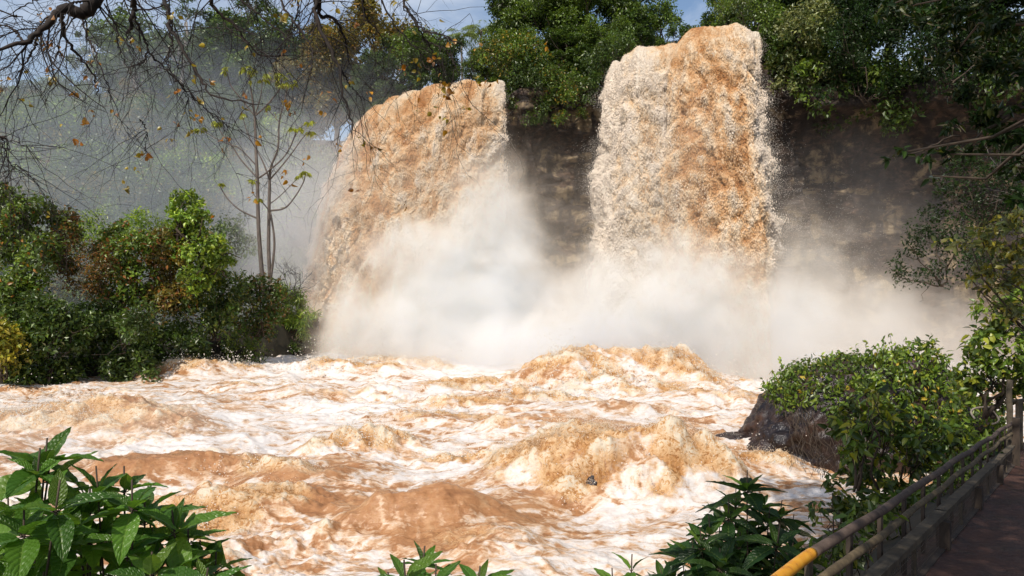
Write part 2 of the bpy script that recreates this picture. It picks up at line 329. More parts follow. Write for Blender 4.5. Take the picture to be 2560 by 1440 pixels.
# ------------------------------------------------------------------ river
def river():
    nr, nc = 950, 1050
    Y = 7 * (62 / 7) ** np.linspace(0, 1, nr)[:, None]
    X = np.linspace(-1, 1, nc)[None, :] * (.78 * Y + 3.0); Y = Y + 0 * X
    wx = X + 1.3 * pn(X * .25, Y * .3, 5.1); wy = Y + 1.0 * pn(X * .25 + 9, Y * .3, 2.2)
    # choppy swells, ridged so that the crests are sharp
    big = fbm(wx * .20, wy * .30, 1.0, 3, ridge=True)
    mid = fbm(wx * .50 + 4, wy * .80, 2.0, 4, ridge=True)
    bil = fbm(wx * 1.0, wy * 1.4, 3.0, 5, bil=True, gain=.55)
    rough = sm(.0, .5, pn(X * .16 + 3.3, Y * .22, 8.0) + .35 * pn(X * .5, Y * .7, 4.0))
    z = .34 * big + .15 * mid + .22 * bil * (.15 + 1.0 * rough)
    qx = wx + .5 * pn(wx * .9, wy * 1.2, 6.0); qy = wy + .4 * pn(wx * .9 + 5, wy * 1.2, 1.0)
    lace = .50 * (1 - 2.6 * np.abs(pn(qx * .42, qy * 1.0, 2.5))) + .40 * (1 - 2.6 * np.abs(pn(qx * 1.0 + 7, qy * 2.1, 6.5))) + .36 * (1 - 2.6 * np.abs(pn(qx * 2.1, qy * 4.6, 3.5))) + .24 * (1 - 2.6 * np.abs(pn(qx * 4.2, qy * 8.5, 1.5)))
    cov = pn(X * .11, Y * .24, 9.0) + .5 * pn(X * .3 + 3, Y * .6, 2.0)
    f = .19 + .46 * lace + .26 * cov + .10 * mid
    clump = np.zeros_like(z); X0, Y0 = X, Y
    X = X + .45 * pn(X * .55, Y * .55, 12.0) + .15 * pn(X * 1.6, Y * 1.6, 2.0); Y = Y + .45 * pn(X0 * .55 + 9, Y * .55, 5.0) + .15 * pn(X0 * 1.6, Y * 1.6, 7.0)
    # mounds: x, y, length, width, height, turbulence, brownness
    MO = [(2.45, 17.7, 2.5, 1.15, 1.15, 1.0, .30), (.6, 18.3, 1.3, .9, .55, 1.0, .3), (4.1, 17.3, 1.2, .9, .65, 1.0, .2), (1.7, 16.9, 1.0, .7, .3, 1.0, .2), (3.3, 16.7, 1.1, .6, .3, 1.0, .1),
          (-1.9, 14.6, 1.5, .8, .62, .12, .75), (-.6, 14.9, .9, .6, .25, .2, .6), (-9.2, 19.0, 2.2, 1.0, .38, .25, .6), (-5.0, 15.8, 2.2, .9, .34, .5, .3), (-6.4, 15.2, 1.2, .8, .25, .6, .3),
          (2.6, 36, 2.0, 2.0, 1.5, 1.0, -.02), (4.6, 36.8, 1.6, 1.8, .8, 1.0, .02), (7.4, 36.5, 2.3, 1.8, 1.6, .9, .0), (4.8, 33.5, 3.2, 1.6, .45, .9, .10), (9.4, 35.0, 2.2, 1.6, .5, .7, .05),
          (-12.8, 25.5, 2.6, 1.4, .75, .15, .5), (-16.2, 25.0, 3.4, 1.5, .6, .8, .1), (-17.5, 39.2, 2.2, 1.2, .8, .6, .25), (-15.2, 40.2, 1.8, 1.2, .5, .7, .1),
          (-4.6, 21.5, 1.5, .8, .50, 1.0, .2), (-3.6, 22.3, 1.2, .8, .35, .9, .2), (3.6, 27.6, 3.2, 1.0, .45, .3, .4), (-1.5, 29, 3.0, 1.0, .38, .5, .2), (1.2, 31.5, 2.4, 1.0, .4, .7, .1),
          (8.2, 30.5, 3.0, 1.1, .45, .5, .2), (-6.3, 18.6, 2.0, .8, .32, .6, .3), (0, 23.2, 2.6, .9, .42, .45, .3), (-.8, 20.2, 1.6, .7, .3, .7, .1),
          (4.8, 22.8, 2.8, .9, .42, .35, .35), (-2.5, 34.5, 3.4, 1.2, .42, .5, .1), (-9.5, 41, 4, 1.4, .6, .8, -.1), (-6.5, 43.5, 3, 1.4, .5, .9, -.1),
          (1.7, 24.8, 2.4, .7, .32, .3, .5), (-8.0, 32.5, 3.6, 1.0, .32, .4, .0), (-.6, 13.2, 1.8, .7, .25, .35, .4), (6.4, 19.6, 1.4, .8, .3, .8, .1), (-11.5, 34, 3.0, 1.1, .35, .5, .0), (-3, 26, 2.6, .9, .35, .6, .15)]
    for (x, y, a, b, h, tb, br) in MO:
        ang = .22 * math.sin(x * 3.1 + y)
        dx, dy = X - x, Y - y
        u = (dx * math.cos(ang) + dy * math.sin(ang)) / a; v = (-dx * math.sin(ang) + dy * math.cos(ang)) / b
        v = np.where(v < 0, v * 1.35, v * .8)
        g = np.exp(-(u * u) ** 1.25 - v * v)
        z += g * h; clump = np.maximum(clump, g * tb); f -= g * br * .75
    X, Y = X0, Y0
    lump = fbm(X * .85, Y * .95, z * 1.2, 6, bil=True, gain=.52)
    strand = fbm(X * 1.7 + .8 * pn(X * 1.1, Y * 1.1, 2.0), Y * 1.5 + .8 * pn(X * 1.1 + 5, Y * 1.1, 9.0), z * 1.5, 4, ridge=True, gain=.6)
    z += clump * (.52 * lump + .13 * strand)
    fpat = .5 + 1.1 * pn(X * .6 + 4, Y * .8, 3.0) + .5 * pn(X * 1.7, Y * 2.1, 8.0)
    froth = np.clip(1.3 * clump, 0, 1.1) * np.clip(.45 + fpat, .35, 1.15) + .8 * rough * np.clip(.5 + bil, 0, 1) - .02
    fine = fbm(X * 2.6, Y * 4.2, 1.0, 4, ridge=True)
    z += .034 * fine
    near = sm(36, 50, Y); f += .30 * near + .10 * sm(22, 34, Y) * sm(10, -4, X)
    z += near * .35
    lft = sm(-14, -20, X) * sm(27, 33, Y); f -= .25 * lft
    lumpv = np.clip(.38 + .22 * strand + .75 * lump * np.clip(clump * 1.5, 0, 1) + .5 * bil * (1 - np.clip(clump * 1.5, 0, 1)), 0, 1)
    V = np.stack([X, Y, z], -1).reshape(-1, 3)
    o = mesh_np('river', V, [grid_faces(nr, nc)], M_river, attrs={'foam': f.ravel(), 'froth': froth.ravel(), 'lump': lumpv.ravel()})
    tag(o, 'brown and white foaming flood water rushing away from the falls', kind='structure')
    return MO, V.reshape(nr, nc, 3), froth, lumpv
MOUNDS, RV, RF, RL = river()

def droplets(name, pts, size, parent, mat=None, tint=None, tall=1.0):
    n = len(pts); base = np.array([[1,1,1],[-1,-1,1],[-1,1,-1],[1,-1,-1]], float) * .6
    if tint is None: tint = np.tile([.92, .82, .70], (n, 1))
    q = rng.normal(size=(n, 4)); q /= np.linalg.norm(q, axis=1)[:, None]
    a, b, c, d = q.T
    R = np.stack([1-2*(c*c+d*d), 2*(b*c-a*d), 2*(b*d+a*c), 2*(b*c+a*d), 1-2*(b*b+d*d), 2*(c*d-a*b), 2*(b*d-a*c), 2*(c*d+a*b), 1-2*(b*b+c*c)], -1).reshape(n,3,3)
    V = np.einsum('nij,kj->nki', R, base) * size[:, None, None] * np.array([1, 1, tall]) + pts[:, None, :]
    t = np.array([[0,1,2],[0,3,1],[0,2,3],[1,3,2]])[None] + 4 * np.arange(n)[:, None, None]
    o = mesh_np(name, V.reshape(-1, 3), [t.reshape(-1, 3)], mat or M_drop, parent, {'tint': np.repeat(tint, 4, axis=0)}, smooth=True)
    return o

# ------------------------------------------------------------------ waterfalls
def curtain(lip, vel, nr, nc, cream, seed, amp=1.0, back=2.5, gap=None):
    """lip: points (k,3) left to right; vel: launch velocities; returns V grid, foam, edge"""
    lip = np.array(lip, float); vel = np.array(vel, float)
    d = np.r_[0, np.cumsum(np.linalg.norm(np.diff(lip, axis=0), axis=1))]
    s = np.linspace(0, d[-1], nc)
    Lp = np.stack([np.interp(s, d, lip[:, i]) for i in range(3)], -1); Vv = np.stack([np.interp(s, d, vel[:, i]) for i in range(3)], -1)
    Lp[:, 2] += .5 * pn(s * .5, seed + 0 * s, 1.0) 
    nb = int(nr * .12)
    tt = np.r_[np.linspace(-back / 3.0, 0, nb, endpoint=False), np.sqrt(np.linspace(0, 1, nr - nb)) ]
    T = np.sqrt(2 * (Lp[:, 2] + 1.0) / 9.81)
    t = np.where(tt[:, None] < 0, tt[:, None], tt[:, None] * T[None, :])
    Pp = Lp[None] + Vv[None] * t[..., None]
    Pp[..., 2] -= np.where(t > 0, 4.905 * t * t, .12 * t * t)
    fall = np.where(t > 0, 4.905 * t * t, 3 * t)
    S = s[None, :] + 0 * t
    u = S / d[-1]
    W = 1 + fall * .012
    sx = S * W
    nx = sx * .55 + seed; nz = fall * .34
    wx = nx + .12 * pn(nx * .9, nz * .9, seed + 3.0); wz = nz + .12 * pn(nx * .9, nz * .9, seed + 9.0)
    h1 = fbm(wx * .8, wz * .8, seed, 2, bil=True)
    h2 = fbm(wx * 1.9, wz * 1.5, seed + 4, 5, bil=True, gain=.62)
    h3 = pn(S * .55 + seed, fall * .05, seed)       # long vertical folds
    grow = sm(-1.5, 5, fall)
    h4 = fbm(S * 1.5 + seed, fall * .10, seed, 4, ridge=True)      # falling strands
    disp = amp * (.15 + grow) * (.50 * h1 + .42 * h2) + .50 * h3 * (.3 + grow) * amp + .05 * h4 * (.5 + grow)
    dS = np.gradient(Pp, axis=1); dT = np.gradient(Pp, axis=0)
    Nn = np.cross(dT, dS); Nn /= np.linalg.norm(Nn, axis=2)[..., None] + 1e-9
    if Nn[nr // 2, nc // 2, 1] > 0: Nn = -Nn
    edge = np.minimum(u, 1 - u) * d[-1]
    V = Pp + Nn * disp[..., None]
    side = np.where(u < .5, -1, 1) * np.exp(-edge / .8)
    V[..., 0] += side * (.45 * fbm(S * .4, fall * .5 + 5, seed, 4) + .010 * fall) * grow
    cu = np.interp(u, [c[0] for c in cream], [c[1] for c in cream])
    cu = cu + .20 * pn(S * .35 + 7, fall * .10, seed + 1.0) + .14 * pn(S * .8, fall * .25, seed + 2.0)
    f = (cu - .38) * 1.35 + .37 + .60 * h2 * (.4 + .6 * grow) + .22 * h1 + .08 * h4 + .010 * fall
    e = edge / .55 + (1 - grow) * .6
    return V, f, np.clip(e, -1, 4), Nn

def make_fall(label, sheets, ndrop, seed):
    root = empty('waterfall', tuple(np.mean(sheets[0]['lip'], axis=0)[:2]) + (0,), label, 'waterfall')
    rp = np.array(root.location)
    for i, sh in enumerate(sheets):
        V, f, e, Nn = curtain(sh['lip'], sh['vel'], sh['n'][0], sh['n'][1], sh['cream'], seed + i * 13.7, sh.get('amp', 1), sh.get('back', 2.5))
        nr, nc = f.shape
        o = mesh_np('water_curtain', V.reshape(-1, 3) - rp, [grid_faces(nr, nc)], M_fall, root, {'foam': f.ravel(), 'edge': e.ravel()})
        if 'label' in sh: o['label'] = sh['label']
        # spray thrown off the sheet: thick at the sides, thin over the face
        n = int(NDROP * ndrop * sh.get('drops', 1))
        m1 = int(n * .6)
        rr = (rng.beta(1.6, 1.0, n) * (nr * .86) + nr * .13).astype(int).clip(0, nr - 1)
        ed = rng.exponential(.035, n); lr = rng.random(n) < .5
        uu = np.where(np.arange(n) < m1, np.where(lr, ed, 1 - ed), rng.random(n)).clip(0, 1)
        cc = (uu * (nc - 1)).astype(int)
        p = V[rr, cc]; nn = Nn[rr, cc]
        # clumps and streamers rather than an even dust
        cl_ = np.clip(1.0 + 2.2 * pn(p[:, 0] * .9 + seed, p[:, 2] * .7, 1.0) , .05, 3)
        away = rng.exponential(.12, n) * cl_ * (.35 + .75 * rr / nr)
        p = p + nn * away[:, None]
        sgn = np.where(uu < .5, -1, 1) * (np.minimum(uu, 1 - uu) < .12)
        p[:, 0] += sgn * rng.exponential(.30, n) * cl_ * (.3 + .9 * rr / nr)
        p[:, 2] -= rng.exponential(.15, n)
        droplets('spray', p - rp, rng.uniform(.006, .018, n), root)
        # the torn outer water: flecks and beads of froth all over the face
        A_ = np.linalg.norm(np.diff(V[:, nc // 2], axis=0), axis=1).sum() * np.linalg.norm(V[nr // 2, 0] - V[nr // 2, -1])
        n = int(760 * A_)
        zz = rng.uniform(-1, sh['lip'][0][2], n); 
        rowz = V[:, nc // 2, 2]; rr = np.clip(np.interp(-zz, -rowz, np.arange(nr)) + rng.uniform(-.5, .5, n), 0, nr - 2); cc = rng.uniform(0, nc - 2, n)
        r0 = rr.astype(int); c0 = cc.astype(int); fr_ = (rr - r0)[:, None]; fc = (cc - c0)[:, None]
        p = V[r0, c0] * (1-fr_) * (1-fc) + V[r0+1, c0] * fr_ * (1-fc) + V[r0, c0+1] * (1-fr_) * fc + V[r0+1, c0+1] * fr_ * fc
        g_ = np.clip((sh['lip'][0][2] - p[:, 2]) / 4, .15, 1)
        cl2 = np.clip(.55 + 1.3 * pn(p[:, 0] * 1.1 + seed, p[:, 2] * .8, p[:, 1]) + .9 * pn(p[:, 0] * 2.6, p[:, 2] * 1.9, p[:, 1]), .05, 2)
        h_ = rng.exponential(.075, n) * cl2 * g_
        p = p + Nn[r0, c0] * h_[:, None] + rng.normal(size=(n, 3)) * .03
        q_ = np.clip(f[r0, c0] * 1.0 + .02 + 1.2 * h_ + rng.normal(size=n) * .05 + .30 * pn(p[:, 0] * .9, p[:, 2] * .55, 4.0) + .26 * pn(p[:, 0] * 2.6, p[:, 2] * 1.5, 8.0), 0, 1)
        tn = np.stack([np.interp(q_, [0, .35, .6, 1], k) for k in ([.62, .88, .98, .99], [.275, .54, .75, .84], [.085, .26, .50, .68])], -1)
        droplets('froth', p - rp, rng.uniform(.010, .030, n) * g_ ** .3, root, tint=tn, tall=3.6)
    return root

zr = 16.2
NDROP = 3
def at_z(px, py, zrel): return P(px, py, zrel * F / (720 - py))
make_fall('broad brown waterfall with pale fringes, plunging in front of the dark overhung cliff', [
    dict(lip=[at_z(1652, 118, 15.9), at_z(1690, 100, 16.0), at_z(1722, 82, zr), at_z(1770, 68, zr), at_z(1820, 58, zr), at_z(1862, 66, zr), at_z(1893, 68, zr)],
         vel=[(-.8, -2.4, .0), (-.8, -2.9, 0), (-.6, -3.3, 0), (-.3, -3.6, 0.1), (.05, -3.6, 0), (-.25, -3.2, 0), (-.45, -2.8, 0)],
         cream=[(0, .62), (.15, .48), (.35, .26), (.60, .30), (.78, .50), (.88, .72), (1, .85)], n=(900, 420)),
    dict(lip=[at_z(1535, 172, 15.6), at_z(1560, 140, 15.6), at_z(1600, 124, 15.6), at_z(1650, 117, 15.6), at_z(1715, 122, 15.6)],
         vel=[(-1.1, -2.4, 0), (-.9, -2.7, 0), (-.6, -2.8, 0), (-.3, -2.8, 0), (-.1, -2.4, 0)],
         cream=[(0, .90), (.25, .80), (.55, .62), (.75, .45), (1, .5)], n=(800, 320), drops=.8)], 26000, 3.1)
make_fall('second waterfall, arching down to the left behind the leafless young tree', [
    dict(lip=[at_z(922, 300, 14.5), at_z(960, 272, 14.6), at_z(1010, 243, 14.7), at_z(1080, 218, 14.7), at_z(1150, 207, 14.7), at_z(1215, 203, 14.5), at_z(1262, 215, 14.4)],
         vel=[(-2.7, -2.6, 0), (-2.6, -3.0, 0.2), (-2.2, -3.4, 0.3), (-1.7, -3.7, .2), (-1.1, -3.6, 0), (-.4, -3.0, 0), (.1, -2.4, 0)],
         cream=[(0, .52), (.2, .36), (.5, .28), (.8, .36), (.93, .5), (1, .75)], n=(850, 620), back=2.0)], 22000, 21.4)

# ------------------------------------------------------------------ cliff and terrain
def cliff():
    # plan: x, y, rim height, undercut depth, backward lean of the slope
    C = [(-120, 40, 22, 0, 22), (-70, 50, 22, 0, 20), (-38, 58, 21, 0, 18), (-24, 64, 20, 0, 12), (-16, 68, 19.3, 0, 4), (-12.2, 65.5, 19.0, 2, 0), (-6, 61, 19.0, 3, 0), (-.6, 55.4, 18.9, 3, 0),
         (1.0, 54.3, 19.6, 2.6, 0), (3.5, 55.5, 20.0, 2.6, 0), (7.2, 55.5, 20.0, 2.6, 0), (8.2, 52, 20.2, 3, 0), (11.5, 49, 20.7, 4, 0), (15.4, 48.0, 20.7, 5, 0),
         (16.2, 46.5, 18.6, 5, 0), (19, 46.5, 17.6, 6, 0), (24, 45, 17.4, 6, 0), (30, 42, 17.6, 5, 0), (38, 38, 18, 4, 0), (50, 30, 18, 3, 0), (62, 8, 18, 0, 0), (80, -30, 18, 0, 0)]
    C = np.array(C, float); d = np.r_[0, np.cumsum(np.linalg.norm(np.diff(C[:, :2], axis=0), axis=1))]
    sd = np.unique(np.r_[np.linspace(0, d[-1], 300), np.linspace(d[3], d[18], 500)])
    X, Y, H, U, LN = [np.interp(sd, d, C[:, i]) for i in range(5)]
    tx, ty = np.gradient(X), np.gradient(Y); ln = np.hypot(tx, ty); nx, ny = -ty / ln, tx / ln   # away from the pool
    q = np.r_[np.linspace(0, 1, 150), 1 + np.linspace(.01, 1, 14) ** 1.5]
    Q = q[:, None]; wall = np.minimum(Q, 1)
    z = -2 + (H[None] + 2) * wall
    under = U[None] * (np.clip(1 - np.abs(wall - .45) / .48, 0, 1) ** .5) * np.where(wall < .45, 1, 1)
    lean = LN[None] * wall ** 1.2
    off = under + lean + np.maximum(Q - 1, 0) * 90
    S = sd[None] + 0 * z
    k = (.5 + .5 * (Q <= 1))
    rocky = .9 * fbm(S * .18, z * .30, 3.0, 5, ridge=True) + .55 * np.round(fbm(S * .30, z * .5, 6.0, 3) * 5) / 5
    off = off - rocky * (Q <= 1.0)
    z = z + (Q > 1) * (.6 * fbm(S * .1, Q * 9, 4.0, 3) + (Q - 1) * 3)
    V = np.stack([X[None] + nx[None] * off, Y[None] + ny[None] * off, z], -1)
    o = mesh_np('cliff', V.reshape(-1, 3), [grid_faces(len(q), len(sd))], M_cliff)
    tag(o, 'dark basalt cliff curving round the plunge pool', kind='structure')
    return X, Y, H, LN, nx, ny, sd, d
CL = cliff()

gm = ground_mat('forest_floor', (.012,.012,.007), (.045,.035,.02))
# ground sheet to the horizon below river and banks
V = np.array([[-1500, -1500, -2.2], [1500, -1500, -2.2], [1500, 1500, -2.2], [-1500, 1500, -2.2]], float)
tag(mesh_np('ground', V, [np.array([[0,1,2,3]])], gm), 'dark river bed and forest ground', kind='structure')

# near bank with the path
FX = lambda y: 1.065 + .79 * (y - 2.9)
def path_z(y): return 3.56 - .107 * y
def near_bank():
    xs = np.linspace(-14, 34, 330); ys = np.linspace(-6, 32, 300); X, Y = np.meshgrid(xs, ys)
    u = X - FX(Y); pz = path_z(np.clip(Y, -10, 20))
    dist = np.clip(-u * .785 - .25, 0, None)
    z = pz - .62 * dist + .25 * fbm(X * .4, Y * .4, 2.0, 3) * sm(0, 1, dist)
    z = z - sm(13.5, 17, Y) * sm(2.2, -1.0, X - FX(Y) - .1 * Y) * 6          # the side channel behind the rock
    far = sm(3.2, 6.5, u); z += far * (1.2 + .6 * fbm(X * .3, Y * .3, 5.0, 3)) 
    z += .02 * fbm(X * 2, Y * 2, 1.0, 3)
    z = np.maximum(z, -2.0)
    o = mesh_np('river_bank', np.stack([X, Y, z], -1).reshape(-1, 3), [grid_faces(*X.shape)], gm)
    tag(o, 'dark earth bank dropping from the path to the river', kind='structure')
    # path sheet 
    ys = np.linspace(-5, 20, 260); us = np.linspace(-.12, 3.1, 70); U, Y = np.meshgrid(us, ys); X = FX(Y) + U
    z = path_z(Y) + .03 + .018 * fbm(X * 2, Y * 2, 1.0, 3) + .012 * fbm(X * 7, Y * 7, 1.0, 3) + .02 * sm(.3, 0, U)
    m, nt, out = newmat('red_earth_path')
    v = coords(nt); n = noise(nt, v, 1.5, 9, .7, .4); n2 = noise(nt, v, 22, 5)
    c = ramp(nt, mth(nt, 'ADD', mth(nt, 'MULTIPLY', n, .65), mth(nt, 'MULTIPLY', n2, .35)), [(.35, (.025,.012,.009)), (.5, (.07,.030,.019)), (.68, (.15,.07,.045))])
    b = N(nt, 'ShaderNodeBsdfPrincipled'); L(nt, c, b.inputs['Base Color']); L(nt, ramp(nt, n, [(.4, (.35,)*3), (.6, (.85,)*3)]), b.inputs['Roughness'])
    bp = N(nt, 'ShaderNodeBump', i_Strength=.8, i_Distance=.015); L(nt, n2, bp.inputs['Height']); L(nt, bp.outputs[0], b.inputs['Normal']); L(nt, b.outputs[0], out.inputs[0])
    tag(mesh_np('path', np.stack([X, Y, z], -1).reshape(-1, 3), [grid_faces(*X.shape)], m), 'damp red earth footpath in the shade beside the fence', kind='structure')
near_bank()

# ------------------------------------------------------------------ mist
def mist(loc, rad, dens, label, nscale=.3, contrast=.9, color=(.99,.955,.90), offset=.05, rot=0, aniso=-.15):
    me = bpy.data.meshes.new('mist_cloud')
    import bmesh
    bm = bmesh.new(); bmesh.ops.create_icosphere(bm, subdivisions=3, radius=1.0); bm.to_mesh(me); bm.free()
    me.materials.append(mist_mat('mist', dens, color, nscale, contrast, aniso, offset))
    o = bpy.data.objects.new('mist_cloud', me); COL.objects.link(o); o.location = loc; o.scale = rad; o.rotation_euler = (0, rot, 0)
    tag(o, label, 'mist', 'clouds of spray around the falls', kind='stuff')
    return o
#MIST#
WM = (1.0,.835,.665)
mist(P(1120, 850, 46), (9.6, 5.2, 9.0), .75, 'cream spray cloud boiling up at the foot of the second waterfall', .28, 1.5, WM, -.10)
mist(P(1240, 590, 46.5), (5.2, 3.0, 7.2), .62, 'pale plume rising to the right of the second waterfall', .36, 1.2, WM)
mist(P(1690, 850, 38.5), (9.5, 3.6, 6.6), .58, 'dense cream spray at the foot of the brown waterfall', .40, 1.5, WM, -.10)
mist(P(2120, 880, 38), (11.0, 4.6, 4.6), .34, 'low bank of spray drifting behind the vine covered boulder', .34, 1.5, WM, -.10)
mist(P(2020, 700, 40), (3.8, 2.6, 5.6), .30, 'curling plume of spray in front of the dark cliff', .45, 1.4, WM)
mist(P(1480, 900, 43), (14.5, 5, 3.6), .5, 'low pale fog lying along the far edge of the water', .28, .9, WM, -.05)
mist(P(330, 500, 60), (34, 6.5, 18), .043, 'blue grey haze hanging before the forest on the left slope', .10, 1.1, (.88,.94,1.0), -.1)
mist(P(800, 600, 54), (9, 4, 12), .17, 'grey drift of mist between the leafless tree and the second waterfall', .16, 1.0, (.96,.94,.92), -.08)
mist(P(1690, 520, 41.5), (7.5, 2.2, 9), .055, 'fine veil of spray hanging before the brown waterfall', .5, 1.2, WM, -.1)
mist(P(2130, 600, 43), (9, 2.6, 8), .022, 'thin brownish veil of mist in front of the right cliff', .2, .8, (.97,.90,.85), -.1)
mist(P(250, 1090, 23), (8.5, 5.5, 1.5), .055, 'thin drifting spray over the rapids at the lower left', .5, 1.3, WM, -.1)
mist(P(1560, 1110, 18.5), (3.6, 1.8, 1.6), .06, 'thin spray hanging over the big breaking wave', .8, 1.4, WM, -.1)
mist(P(1140, 640, 48), (13, 4, 11), .055, 'soft thin veil of spray over the lower half of the second waterfall', .3, 1.0, WM, -.12)
mist(P(2060, 760, 42), (11, 4, 8), .028, 'soft beige veil of spray drifting up the dark cliff on the right', .3, 1.0, WM, -.12)
mist(P(1390, 780, 46), (5, 3, 6), .07, 'spray filling the gap between the feet of the waterfalls', .35, 1.1, WM, -.1)
#ENDMIST#

# ------------------------------------------------------------------ leaves
def _tmpl(res):
    if res == 0:
        t = np.array([0, .5, 1, .5]); s = np.array([0, 1, 0, -1]); f = np.array([[0,1,2,3]]); return t, s, f
    if res == 1:
        t = np.array([0, .28, .28, .28, .66, .66, .66, 1]); s = np.array([0, 1, 0, -1, 1, 0, -1, 0])
        f = np.array([[0,1,2,2],[0,2,3,3],[1,4,5,2],[2,5,6,3],[4,7,5,5],[5,7,6,6]]); return t, s, f
    nt_, ns = (34, 13) if res == 3 else (10, 5)
    T, S = np.meshgrid(np.linspace(0, 1, nt_), np.linspace(-1, 1, ns), indexing='ij')
    return T.ravel(), S.ravel(), grid_faces(nt_, ns)
def leaf_profile(t, kind='ovate'):
    if kind == 'lance': return np.sin(np.pi * np.clip(t, 0, 1) ** .85) ** .9
    return (np.sin(np.pi * np.clip(t, 0, 1) ** .72) ** .8) * (1 - .12 * t)
def leaves(P0, D, Nn, ln, wd, tint, res=0, fold=.18, curl=.25, kind='ovate', name='leaves', mat=None, parent=None, origin=(0,0,0), wave=.0):
    n = len(P0); t, s, f = _tmpl(res); k = len(t)
    D = D / (np.linalg.norm(D, axis=1)[:, None] + 1e-9)
    Nn = Nn - (Nn * D).sum(1)[:, None] * D; Nn /= np.linalg.norm(Nn, axis=1)[:, None] + 1e-9
    S = np.cross(D, Nn)
    pr = leaf_profile(t, kind) if res else np.ones(k)
    fo = np.broadcast_to(fold, (n,)); cu = np.broadcast_to(curl, (n,))
    a = (ln[:, None] * (t - .12 * t * t * cu[:, None]))[..., None] * D[:, None]
    b = (wd[:, None] * .5 * (s * pr)[None])[..., None] * S[:, None]
    hgt = wd[:, None] * .5 * (np.abs(s) * pr)[None] * fo[:, None] * 2 - (ln * cu)[:, None] * (t ** 2)[None]
    vein = np.zeros(k)
    if res == 3:
        ph = (t * 8.5 - np.abs(s) * 2.2) % 1.0
        vein = np.minimum(np.abs(ph - .5) * 2, 1) ; vein = 1 - np.clip((vein - .55) / .45, 0, 1) ** 1.0
        vein = np.where(np.abs(s) < .09, 0, vein) * 1.0
        hgt = hgt + (vein[None] - .5) * (wd * .018)[:, None] * (pr > .1) + (wave * wd)[:, None] * (np.sin(t * 21)[None] * (np.abs(s) ** 2)[None] * .05)
    V = P0[:, None] + a + b + hgt[..., None] * Nn[:, None] - np.array(origin)
    polys = (f[None] + k * np.arange(n)[:, None, None]).reshape(-1, f.shape[1])
    tt = np.repeat(tint, k, axis=0)
    ps = [polys]
    if res == 1:
        tri = polys[:, 2] == polys[:, 3]; ps = [polys[~tri], polys[tri][:, :3]]
    at = {'tint': tt}
    if res == 3: at['vein'] = np.tile(vein, n)
    return mesh_np(name, V.reshape(-1, 3), ps, mat or M_leaf, parent, at, smooth=res > 1)

PAL = {'deep': [(.022,.055,.014), (.035,.085,.018), (.055,.11,.022)],
       'mid': [(.035,.08,.016), (.06,.13,.024), (.09,.17,.03)],
       'bright': [(.06,.14,.02), (.10,.21,.03), (.16,.27,.04)],
       'yellow': [(.10,.15,.02), (.17,.22,.035), (.25,.27,.05)],
       'rust': [(.05,.055,.018), (.11,.075,.03), (.16,.09,.035)],
       'olive': [(.06,.075,.022), (.10,.11,.03), (.14,.135,.035)],
       'grey': [(.06,.10,.045), (.10,.15,.08), (.16,.22,.13)],
       'blue': [(.03,.07,.035), (.05,.10,.05), (.08,.14,.07)]}
def rand_dirs(n, up=0.0):
    d = rng.normal(size=(n, 3)); d /= np.linalg.norm(d, axis=1)[:, None]; d[:, 2] += up
    return d / (np.linalg.norm(d, axis=1)[:, None] + 1e-9)
def crown(name, clumps, dens, leaf, pal, parent=None, origin=(0,0,0), mat=None, res=0, accent=None, flat=1.0, shell=.55, droop=.35, kind='ovate', sub=True):
    """clumps: (x, y, z, r[, pal]) -> many leaf faces on ragged sub-clumps; an uneven outline with gaps"""
    PP, DD, NN, LL, WW, TT = [], [], [], [], [], []
    for c in clumps:
        x, y, z, r = c[:4]; pl = PAL[c[4]] if len(c) > 4 else PAL[pal]
        n = max(8, int(dens * r * r))
        if sub:
            ks = max(4, int(5 + r * 5)); cd_ = rand_dirs(ks, .25); cr = r * rng.uniform(.30, .55, ks)
            cc = cd_ * (r * rng.uniform(.35, .88, ks))[:, None]; cb = rng.uniform(.45, 1.45, ks)
            idx = rng.integers(0, ks, n); dd = rand_dirs(n, .15)
            p = cc[idx] + dd * (cr[idx] * rng.uniform(shell, 1.12, n) ** .8)[:, None]; bright = cb[idx]
        else:
            dd = rand_dirs(n, .1); p = dd * (r * rng.uniform(shell, 1.05, n))[:, None]; bright = rng.uniform(.8, 1.2, n)
        stray = rng.random(n) < .05; p[stray] *= 1.22
        p = p * np.array([1, 1, flat]); out = p / (np.linalg.norm(p, axis=1)[:, None] + 1e-9)
        nn = .55 * dd + .35 * out + np.array([0, 0, .55]) + .45 * rng.normal(size=(n, 3))
        d = rng.normal(size=(n, 3)) + .6 * out; d[:, 2] -= droop
        l = leaf[0] * rng.uniform(.65, 1.25, n)
        col = np.array(pl)[rng.integers(0, len(pl), n)] * (bright * rng.uniform(.75, 1.25, n))[:, None]
        if accent is not None:
            m = rng.random(n) < accent[1]; col[m] = np.array(accent[0]) * rng.uniform(.7, 1.3, m.sum())[:, None]
        PP.append(p + np.array([x, y, z])); DD.append(d); NN.append(nn); LL.append(l); WW.append(l * leaf[1]); TT.append(col)
    return leaves(np.concatenate(PP), np.concatenate(DD), np.concatenate(NN), np.concatenate(LL), np.concatenate(WW), np.concatenate(TT), res, name=name, mat=mat, parent=parent, origin=origin, kind=kind)

